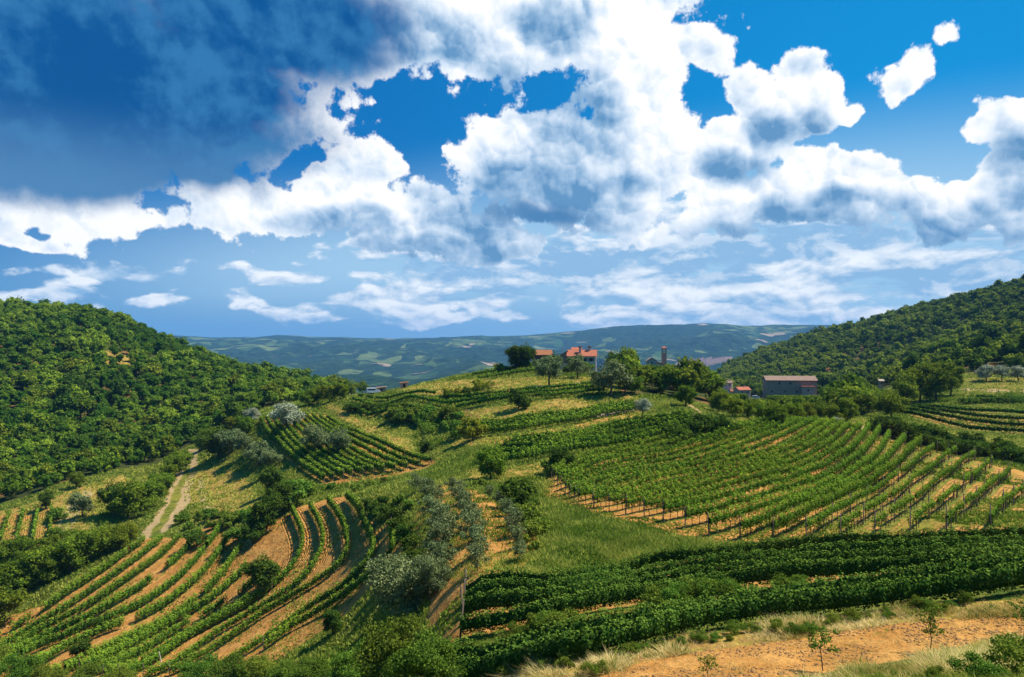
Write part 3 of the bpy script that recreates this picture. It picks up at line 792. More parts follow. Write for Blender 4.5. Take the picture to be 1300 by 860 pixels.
def branches(rg, h0, r0, lobes, lean=0.0):
    base = np.array([0, 0, -0.35]); top = np.array([rg.uniform(-lean, lean), rg.uniform(-lean, lean), h0])
    P = [(*(base), r0 * 1.35), (*(base * 0.3 + top * 0.1), r0 * 1.05), (*(top * 0.55 + rg.normal(size=3) * 0.05 * h0), r0 * 0.9), (*top, r0 * 0.75)]
    out = [P]
    for l in lobes:
        c = np.array(l[:3]); m = (top + c) / 2 + rg.normal(size=3) * 0.08 * np.linalg.norm(c - top)
        m[2] -= 0.06 * np.linalg.norm(c - top)
        out.append([(*(top * 0.92), r0 * 0.6), (*m, r0 * 0.36), (*c, r0 * 0.12)])
        for _ in range(2):
            e = c + rg.normal(size=3) * np.array(l[3:]) * 0.55
            out.append([(*m, r0 * 0.22), (*((m + e) / 2 + rg.normal(size=3) * 0.1), r0 * 0.13), (*e, r0 * 0.05)])
    return out

# --- kinds of tree: every kind has a few crown+trunk mesh pairs, copied with obj.copy()
def rand_lobes(rg, n, R, H, h0, flat=0.8, spread=0.55):
    """n lobes filling a crown of radius R, from height h0 to H"""
    c = (h0 + H) / 2; hz = (H - h0) / 2
    L = [(0, 0, c, R * 0.62, R * 0.62, hz * 0.80)]
    for i in range(n - 1):
        a = i * 2.4 + rg.uniform(-0.5, 0.5); zt = rg.uniform(-0.85, 0.85)
        rr = spread * R * math.sqrt(max(0.1, 1 - zt * zt)) * rg.uniform(0.6, 1.45); s = rg.uniform(0.24, 0.50)
        L.append((math.cos(a) * rr, math.sin(a) * rr, c + zt * hz * 0.72, R * s, R * s * rg.uniform(0.85, 1.1), min(R * s * flat, hz * 0.6)))
    return L

KIND = {}
def make_kind(key, crownname, mat, nvar, nl, R, H, h0, leaves, size, r0, seed, **kw):
    KIND[key] = []
    for v in range(nvar):
        rg = np.random.default_rng(seed * 100 + v)
        spread = kw.get('spread', 0.55); flat = kw.get('flat', 0.8)
        L = rand_lobes(rg, nl, R * rg.uniform(0.9, 1.1), H * rg.uniform(0.92, 1.08), h0, flat, spread)
        V, Q, TR, T = crown_arrays(seed * 100 + v, L, leaves, size, kw.get('core', 0.72), kw.get('out', 0.55), 0, kw.get('up', 0.25), kw.get('thin', 0.0))
        cm = mesh_mixed(crownname, V, Q, TR, mat, T)
        tm = tubes('trunk', branches(rg, h0 + (H - h0) * 0.3, r0, L[:kw.get('nb', 6)], 0.2), M_BARK, 6) if r0 > 0 else None
        KIND[key].append((cm, tm))
# crown radius, height of the finished tree in metres
make_kind('wood', 'crown', M_TREE, 6, 8, 3.4, 7.6, 0.4, 560, 0.60, 0.20, 1, spread=0.6)
make_kind('wood_dark', 'crown', M_DARK, 3, 8, 3.0, 8.4, 0.3, 560, 0.58, 0.20, 2, spread=0.6)
make_kind('tree', 'crown', M_TREE, 6, 16, 3.1, 6.6, 0.25, 5200, 0.27, 0.17, 3, thin=0.15, core=0.55, spread=0.68, flat=0.9)
make_kind('dark', 'crown', M_DARK, 5, 15, 2.9, 6.6, 0.2, 5200, 0.26, 0.18, 4, thin=0.15, core=0.58, spread=0.68, flat=0.9)
make_kind('olive', 'crown', M_OLIVE, 4, 14, 2.6, 5.4, 0.8, 5600, 0.19, 0.17, 5, thin=0.25, core=0.45, out=0.8, spread=0.65)
make_kind('silver', 'crown', M_SILVER, 3, 12, 2.2, 4.6, 0.4, 3800, 0.20, 0.15, 6, thin=0.25, core=0.45, out=0.8, spread=0.65)
make_kind('near_tree', 'crown', M_SHRUB, 4, 22, 2.5, 5.0, 0.1, 15000, 0.14, 0.11, 7, thin=0.3, core=0.42, out=0.75, spread=0.72)
make_kind('near_olive', 'crown', M_OLIVE, 2, 20, 2.4, 4.8, 0.2, 17000, 0.11, 0.10, 8, thin=0.35, core=0.38, out=0.85, spread=0.70)
make_kind('wispy', 'crown', M_OLIVE, 5, 12, 1.25, 3.3, 0.1, 3000, 0.115, 0.04, 9, thin=0.6, core=0.0, out=0.9, spread=0.75)
make_kind('yellow', 'crown', M_TREE_Y, 2, 12, 2.1, 3.8, 0.2, 3000, 0.24, 0.12, 10, thin=0.25, core=0.45, spread=0.7)
make_kind('shrub', 'foliage', M_SHRUB, 6, 9, 1.35, 1.9, 0.02, 1700, 0.18, 0.05, 11, thin=0.3, core=0.45, nb=3, spread=0.75)
make_kind('shrub_dark', 'foliage', M_DARK, 5, 9, 1.45, 2.1, 0.02, 1700, 0.18, 0.05, 12, thin=0.3, core=0.50, nb=3, spread=0.75)
make_kind('near_shrub', 'foliage', M_SHRUB, 4, 10, 1.2, 1.6, 0.02, 4600, 0.09, 0.03, 13, thin=0.45, core=0.30, nb=3, out=0.8, spread=0.8)
make_kind('sapling', 'crown', M_SHRUB, 4, 10, 0.62, 2.0, 0.55, 800, 0.070, 0.022, 14, thin=0.8, core=0.0, out=0.9, spread=0.8)
make_kind('dry_tree', 'crown', M_SHRUB, 2, 9, 1.6, 4.2, 0.8, 800, 0.16, 0.08, 15, thin=0.7, core=0.0, out=0.9, spread=0.8)

_vi = [0]
def plant(kind, name, loc, sc, label, cat, group=None, rz=None, sink=0.0, parts=True, zsc=1.0):
    _vi[0] += 1
    var = KIND[kind][_vi[0] % len(KIND[kind])]
    rz = (_vi[0] * 2.399) % 6.283 if rz is None else rz
    e = empty(name, (loc[0], loc[1], loc[2] - sink), rz, (sc, sc, sc * zsc))
    tag(e, label, cat, group)
    link(var[0].name.split('.')[0], var[0], e)
    if var[1] is not None and parts: link('trunk', var[1], e)
    return e

def plant_px(kind, name, px, base, label, cat, hpx=None, sc=None, group=None, zsc=1.0, **kw):
    """a plant whose foot is on the ground seen at (px, base); hpx: its height in photo pixels"""
    p = spot(px, base)
    if sc is None:
        H = {'wood': 7.6, 'wood_dark': 8.2, 'tree': 6.6, 'dark': 6.6, 'olive': 5.4, 'silver': 4.6, 'near_tree': 5.0, 'near_olive': 4.8, 'wispy': 3.3,
             'yellow': 3.8, 'shrub': 1.9, 'shrub_dark': 2.1, 'near_shrub': 1.6, 'sapling': 2.0, 'dry_tree': 4.2}[kind]
        sc = hpx * p[1] / F / H / zsc
    return plant(kind, name, p, sc, label, cat, group, zsc=zsc, **kw)

# ------------------------------------------------------------------ vine rows
ORD = ['first', 'second', 'third', 'fourth', 'fifth', 'sixth', 'seventh', 'eighth', 'ninth', 'tenth', 'eleventh', 'twelfth', 'thirteenth', 'fourteenth',
       'fifteenth', 'sixteenth', 'seventeenth', 'eighteenth', 'nineteenth', 'twentieth']
def nth(j, n=0):
    if j < 20: return ORD[j]
    return 'twenty-' + ORD[j - 20] if j < 29 else 'thirtieth' if j == 29 else 'thirty-' + ORD[j - 30]
FDESC = {
 'big': ('vine row in the big fanned vineyard, %s from its upper left edge', 'rows of the big fanned vineyard'),
 'left': ('slanting vine row in the lower left vineyard, %s from its left edge', 'rows of the lower left vineyard'),
 'join': ('short vine row below the dark round tree, %s from left', 'rows below the round tree'),
 'curved': ('long curving vine row beside bare orange furrows, %s from the left', 'curving rows on orange soil'),
 'upper': ('vine row in the small vineyard beside the olive trees, %s from left', 'rows of the upper left vineyard'),
 'patch': ('short vine row in the small left edge plot, %s from the left', 'rows of the small left plot'),
 'front': ('dense dark vine row of the near block with end posts, %s from back', 'rows of the near dark block'),
 'bottom': ('dense dark vine row just above the dry grass bank, %s from the back', 'rows above the dry bank'),
 'band_high': ('vine row in the upper vine strip under the hilltop, %s from top', 'rows of the upper strip'),
 'band_low': ('vine row in the lower vine strip under the hilltop, %s from top', 'rows of the lower strip'),
 'hilltop': ('thin vine row on the hilltop terrace below the olives, %s from top', 'rows of the hilltop terrace'),
 'crest': ('vine row on the crest left of the farmhouse, %s from top', 'rows on the hill crest'),
 'right': ('dark trimmed vine row in the terraced right edge vineyard, %s from top', 'rows of the right vineyard'),
 'right_top': ('single vine row on the terrace above the right vineyard, %s', None),
}
# height of foliage bottom/top, half width, missing share, material, post spacing
FVINE = {'big': (0.70, 2.05, 0.23, 0.0, M_VINE, 7), 'left': (0.30, 1.85, 0.50, 0.03, M_VINE, 12), 'join': (0.30, 1.75, 0.50, 0.03, M_VINE, 12), 'curved': (0.30, 1.60, 0.34, 0.0, M_VINE, 12),
         'upper': (0.35, 1.85, 0.42, 0.0, M_VINE, 12), 'patch': (0.3, 1.7, 0.35, 0.05, M_VINE, 9), 'front': (0.20, 1.50, 0.25, 0.0, M_VINE_DEEP, 9), 'bottom': (0.12, 1.50, 0.36, 0.0, M_VINE_DEEP, 12),
         'band_high': (0.5, 2.1, 0.36, 0.0, M_VINE, 9), 'band_low': (0.5, 2.1, 0.34, 0.0, M_VINE, 8), 'hilltop': (0.5, 1.9, 0.4, 0.04, M_VINE, 9), 'crest': (0.4, 2.0, 0.5, 0.0, M_VINE, 12),
         'right': (0.25, 1.55, 0.40, 0.0, M_VINE_DEEP, 14), 'right_top': (0.3, 1.5, 0.5, 0.1, M_VINE, 14)}
POST = tubes('post', [[(0, 0, -0.3, 0.05), (0, 0, 1.95, 0.04)]], M_POST, 4)
POST_END = tubes('end_post', [[(0, 0, -0.3, 0.07), (0, 0, 2.1, 0.06)]], M_POST, 4)

def build_row(field, j, n, L, seed):
    h0, h1, hw, miss, mat, ps = FVINE[field]
    rg = np.random.default_rng(seed)
    Lm = len(L); Y = float(L[:, 1].mean()); Ymin = max(20.0, float(L[:, 1].min()))
    young = field == 'big' and j >= n - 6
    if young: h1 -= 0.35 + 0.06 * (j - n + 6); hw *= 0.75; miss = 0.10
    # leaf size follows the distance at which the row is seen
    leaf = np.clip(Ymin * 0.0021, 0.10, 0.30)
    per_m = int(np.clip(2.3 * (h1 - h0) * (2 * hw + 0.9) / leaf ** 2 * (0.75 if young else 1.0), 20, 420))
    N = Lm * per_m
    s = rg.random(N) * (Lm - 1.001); i = s.astype(int); t = s - i
    seg = L[1:] - L[:-1]; seg = np.vstack([seg, seg[-1:]]); seg /= np.linalg.norm(seg, axis=1, keepdims=True) + 1e-9
    P2 = L[i] * (1 - t[:, None]) + L[np.minimum(i + 1, Lm - 1)] * t[:, None]
    nrm = np.stack([-seg[i][:, 1], seg[i][:, 0]], -1)
    ph = rg.uniform(0, 50)
    # single vines about a metre apart make lumps along the row
    lump = 0.5 + 0.5 * np.cos(2 * math.pi * (s + 0.22 * np.sin(s * 1.7 + ph)) / 1.05)
    slow = vnoise(s + ph * 7, np.full(N, ph), 3.0); fine = vnoise(s * 1.0 + ph * 3, np.full(N, ph + 9), 0.7)
    vf = 0.5 if field in ('front', 'bottom') else 1.0
    top = h1 * (0.80 + 0.16 * vf * lump + 0.16 * vf * (slow - 0.5) + 0.28 * vf * (fine - 0.5)) + 0.1
    bot = h0 * (1.0 + 0.5 * (slow - 0.5)) + (0.35 * (1 - lump) if h0 > 0.3 else 0)
    # surface-weighted cross section
    th = rg.uniform(-0.45 * math.pi, 1.45 * math.pi, N); rr = 1 - rg.random(N) ** 2 * 0.45
    hwv = hw * (0.62 + 0.58 * lump + 0.35 * (fine - 0.5))
    off = np.cos(th) * rr * hwv
    z = (bot + top) / 2 + np.sin(th) * rr * (top - bot) / 2
    shoots = rg.random(N) < 0.05
    z = z + np.where(shoots, rg.uniform(0, 0.35, N), 0)
    if young: miss = 0.10
    gap = vnoise(s + ph * 11, np.full(N, ph + 3), 2.2) < (0.10 + miss * 1.1 if miss > 0 else -1)
    keep = ~gap
    gz = ground_z(P2[:, 0] + nrm[:, 0] * off, P2[:, 1] + nrm[:, 1] * off)
    C = np.stack([P2[:, 0] + nrm[:, 0] * off, P2[:, 1] + nrm[:, 1] * off, gz + z], -1)[keep]
    Nn = np.stack([nrm[:, 0] * np.cos(th), nrm[:, 1] * np.cos(th), np.sin(th) * 0.8 + 0.35], -1)[keep]
    Nn += rg.normal(size=Nn.shape) * 0.45
    tint = np.clip(0.34 + 0.20 * rg.normal(size=len(C)) + 0.35 * (slow[keep] - 0.5) + 0.40 * np.maximum(0, np.sin(th[keep])) ** 2 - 0.06 + np.where(shoots[keep], 0.35, 0), 0, 1)  # upper leaves tinted lighter: sunlight on the row tops put into the colour
    base = np.array([L[0][0], L[0][1], float(ground_z(L[0][0], L[0][1]))])
    V, Q = quads_from(C - base, Nn, leaf, rg, 1.15)
    # added light-blocking core of the row: a lumpy ribbon, left out where vines are missing
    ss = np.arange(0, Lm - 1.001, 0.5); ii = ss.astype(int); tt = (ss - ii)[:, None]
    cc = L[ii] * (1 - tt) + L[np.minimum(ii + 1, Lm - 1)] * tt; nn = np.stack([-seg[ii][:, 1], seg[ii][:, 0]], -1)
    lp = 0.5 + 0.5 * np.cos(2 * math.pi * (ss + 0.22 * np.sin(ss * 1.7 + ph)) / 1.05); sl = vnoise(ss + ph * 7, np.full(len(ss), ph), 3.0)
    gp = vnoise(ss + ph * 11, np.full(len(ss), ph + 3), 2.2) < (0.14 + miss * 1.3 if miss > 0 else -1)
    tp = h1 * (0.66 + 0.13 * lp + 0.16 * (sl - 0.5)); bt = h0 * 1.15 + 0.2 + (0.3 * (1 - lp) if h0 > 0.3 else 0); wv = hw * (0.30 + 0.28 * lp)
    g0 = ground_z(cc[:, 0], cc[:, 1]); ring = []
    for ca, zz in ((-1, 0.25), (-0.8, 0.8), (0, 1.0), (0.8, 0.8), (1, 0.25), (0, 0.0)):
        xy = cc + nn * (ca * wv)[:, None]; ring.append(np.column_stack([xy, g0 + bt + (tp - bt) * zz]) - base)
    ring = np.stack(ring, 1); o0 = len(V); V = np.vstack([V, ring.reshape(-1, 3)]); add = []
    for k in range(len(ss) - 1):
        if gp[k] or gp[k + 1]: continue
        for r_ in range(6): add.append((o0 + k * 6 + r_, o0 + k * 6 + (r_ + 1) % 6, o0 + k * 6 + 6 + (r_ + 1) % 6, o0 + k * 6 + 6 + r_))
    if add: Q = np.vstack([Q, np.array(add)])
    tq = np.concatenate([np.repeat(tint, 4), np.full(len(ring) * 6, 0.12)])  # core ribbon dark throughout, the row's inner shade put into its tint
    lab, grp = FDESC[field]
    lab = lab % nth(j) if n > 1 else lab.replace(', %s', '')
    e = empty('vine_row', base); tag(e, lab, 'vine row', grp)
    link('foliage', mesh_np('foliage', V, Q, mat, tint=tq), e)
    # stems under the canopy
    if h0 > 0.3 and Y < 130:
        SV_, SQ_, prev = [], [], None
        for k in range(Lm):
            if rg.random() < 0.12: continue
            p = L[k] + rg.normal(size=2) * 0.05; g = float(ground_z(p[0], p[1])); q = p + rg.normal(size=2) * 0.08
            o0 = len(SV_)
            for (c, zz, r) in ((p, -0.1, 0.035), (q, h0 + 0.25, 0.028)):
                for a3 in (0.3, 2.4, 4.5):
                    SV_.append((c[0] - base[0] + r * math.cos(a3), c[1] - base[1] + r * math.sin(a3), g - base[2] + zz))
            for a3 in range(3):
                SQ_.append((o0 + a3, o0 + (a3 + 1) % 3, o0 + 3 + (a3 + 1) % 3, o0 + 3 + a3))
                if prev is not None: SQ_.append((prev + a3, prev + (a3 + 1) % 3, o0 + 3 + (a3 + 1) % 3, o0 + 3 + a3))
            prev = o0 + 3
        if len(SV_): link('vine_stems', mesh_np('vine_stems', np.array(SV_), np.array(SQ_), M_BARK), e)
    ks = list(range(0, Lm - 1, int(ps))) + [Lm - 1]
    for k in ks:
        end = k in (0, Lm - 1)
        if end and field in ('bottom', 'crest', 'right_top'): continue
        if not end and not young: continue
        p = L[k]; g = float(ground_z(p[0], p[1]))
        if not (-60 < CX + F * p[0] / p[1] < 1460): continue
        o = link('end_post' if end else 'post', POST_END if end and Y < 60 and field == 'front' else POST, e, (p[0] - base[0], p[1] - base[1], g - base[2]))
        o.rotation_euler = (rg.normal() * 0.03, rg.normal() * 0.03, rg.uniform(0, 1.5))
for q, (fname, j, n, L) in enumerate(ROWS): build_row(fname, j, n, L, 500 + q)

# ------------------------------------------------------------------ woods on the two hillsides
def visible_at(px, Y, h):
    """does a plant h metres tall at (direction px, distance Y) rise above the ground in front of it"""
    i, t = _col(np.clip(px, GPX[0], GPX[-1] - 1e-6))
    j = np.clip(np.searchsorted(LGY, np.log(Y)), 1, len(LGY) - 1)
    top = FPY[j, i] - h * F / Y
    return top < _run[j - 1, i] + 2

def scatter(poly, y0, y1, step, jit=0.42, beyond=40):
    """jittered world grid over the ground that shows inside poly, and a little beyond its skyline"""
    pts = []
    m = inpoly(_PXg, FPY, poly) & (_Yg > y0) & (_Yg < y1)
    X = _Xg[m]; Yv = _Yg[m]
    x0, x1_, ya, yb = X.min(), X.max(), Yv.min(), Yv.max()
    gx, gy = np.meshgrid(np.arange(x0, x1_, step), np.arange(ya, min(yb + beyond, y1), step))
    gx = gx + rng.uniform(-jit, jit, gx.shape) * step; gy = gy + rng.uniform(-jit, jit, gy.shape) * step
    gx = gx.ravel(); gy = gy.ravel(); px = CX + F * gx / gy; gz = ground_z(gx, gy); py = CY - F * gz / gy
    ok = inpoly(px, py, poly) & (gy > y0) & visible_at(px, gy, 7.5)
    return np.stack([gx[ok], gy[ok], gz[ok]], -1)

woods = []    # x, y, z, scale, kind index
for poly, y0, y1, step, lo, hi in ((P_LH, 165, 520, 5.2, 0.55, 1.10), (P_RH, 235, 1300, 7.4, 0.75, 1.35), (P_VA, 165, 460, 6.2, 0.75, 1.3)):
    S = scatter(poly, y0, y1, step)
    big = vnoise(S[:, 0] + 500, S[:, 1], 45)
    sc = (lo + (hi - lo) * (0.5 * rng.random(len(S)) + 0.5 * big)) * np.where(rng.random(len(S)) < 0.10, 1.45, 1.0) * rng.uniform(0.8, 1.15, len(S))
    dk = vnoise(S[:, 0] + 900, S[:, 1] + 300, 38) + rng.normal(size=len(S)) * 0.12
    gapm = vnoise(S[:, 0] + 50, S[:, 1] + 60, 16) > (0.93 if poly is P_LH else 0.97)
    for k in range(len(S)):
        if gapm[k]: continue
        woods.append((S[k, 0], S[k, 1], S[k, 2], sc[k], 1 if dk[k] > 0.66 else 0, 0 if poly is P_LH else 1 if poly is P_RH else 2))
# keep them off the buildings and plots
KEEP_OFF = []
VIEWS = [(966, 1036, 501, 425), (918, 931, 494, 455), (928, 951, 499, 440), (836, 849, 458, 400), (819, 849, 461.5, 395), (1112, 1124, 491, 300), (954, 967, 506, 418), (466, 492, 497, 222)]   # low growth in front of these buildings: photo columns, lowest row seen, distance
def woods_filter():
    global woods
    out = []
    for w in woods:
        px = CX + F * w[0] / w[1]; hr = 3.2 * w[3] * F / w[1]
        for a, b, lim, Yb in VIEWS:
            if w[1] < Yb and a - hr < px < b + hr:
                room = -(lim - CY) / F * w[1] - w[2] + 0.5
                if 7.9 * w[3] > room: w = (w[0], w[1], w[2], room / 7.9, w[4], w[5])
        if w[3] < 0.2: continue
        pyw = CY - F * w[2] / w[1]
        if w[5] == 0 and rng.random() < 0.55 and (bool(inpoly(np.array([px]), np.array([pyw]), P_ROCK)[0]) or bool(inpoly(np.array([px]), np.array([pyw]), P_ROCK2)[0])): continue
        if all((w[0] - k[0]) ** 2 + (w[1] - k[1]) ** 2 > k[2] ** 2 for k in KEEP_OFF): out.append(w)
    woods = out

def build_woods():
    woods_filter()
    W = sorted(woods, key=lambda w: -w[3] / w[1])
    near, rest = W[:290], W[290:]
    labs = {0: 'green broadleaf tree crowded among others at the foot of the left wooded hillside',
            1: 'green broadleaf tree crowded among others low on the right wooded hillside',
            2: 'green broadleaf tree in the wood between the hilltop and the old stone hall'}
    for w in near:
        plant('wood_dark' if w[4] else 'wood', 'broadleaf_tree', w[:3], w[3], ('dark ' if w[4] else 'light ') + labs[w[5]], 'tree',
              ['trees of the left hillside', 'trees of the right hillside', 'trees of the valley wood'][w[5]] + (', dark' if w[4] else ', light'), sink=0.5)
    # the rest reads as one wood: one mesh of small crowns
    def low(seed, lv, size):
        rg = np.random.default_rng(seed); L = rand_lobes(rg, 7, 3.4, 7.6, 0.3, 0.85, 0.62)
        V, Q, TR, T = crown_arrays(seed, L, lv, size, 0.80, 0.5)
        return V, Q, TR, T
    lowA = [low(40 + k, 420, 0.66) for k in range(7)]; lowB = [low(60 + k, 170, 1.05) for k in range(7)]
    for nm, sel, lib in (('woodland', lambda w: w[5] == 0, lowA), ('woodland', lambda w: w[5] == 2, lowA), ('woodland', lambda w: w[5] == 1, lowB)):
        Vs, Qs, Ts, Tt, off = [], [], [], [], 0
        for w in rest:
            if not sel(w): continue
            V, Q, TR, T = lib[rng.integers(7)]
            a = rng.uniform(0, 6.283); c, s = math.cos(a), math.sin(a)
            R = np.array([[c, -s, 0], [s, c, 0], [0, 0, 1]]) * w[3]
            Vs.append(V @ R.T + np.array([w[0], w[1], w[2] - 0.5])); Qs.append(Q + off); Ts.append(TR + off)
            sh = rng.normal() * 0.24 + (-0.34 if w[4] else 0.02) + (0.28 if w[5] == 1 else 0.0) + 0.5 * (float(vnoise(w[0], w[1], 28)) - 0.5); Tt.append(T * 0.75 + sh); off += len(V)
        if Vs:
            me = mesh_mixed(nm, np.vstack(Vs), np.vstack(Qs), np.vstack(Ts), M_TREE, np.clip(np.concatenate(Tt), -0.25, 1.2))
            o = link(nm, me)
            lb = {0: 'dense green wood covering the upper part of the left hillside', 2: 'far part of the wood behind the hilltop and round the stone hall'}
            tag(o, lb[0] if sel((0,) * 5 + (0,)) else lb[2] if sel((0,) * 5 + (2,)) else 'dense green wood covering the long right hillside', 'wood', kind='stuff')
    print('woods', len(near), len(rest))

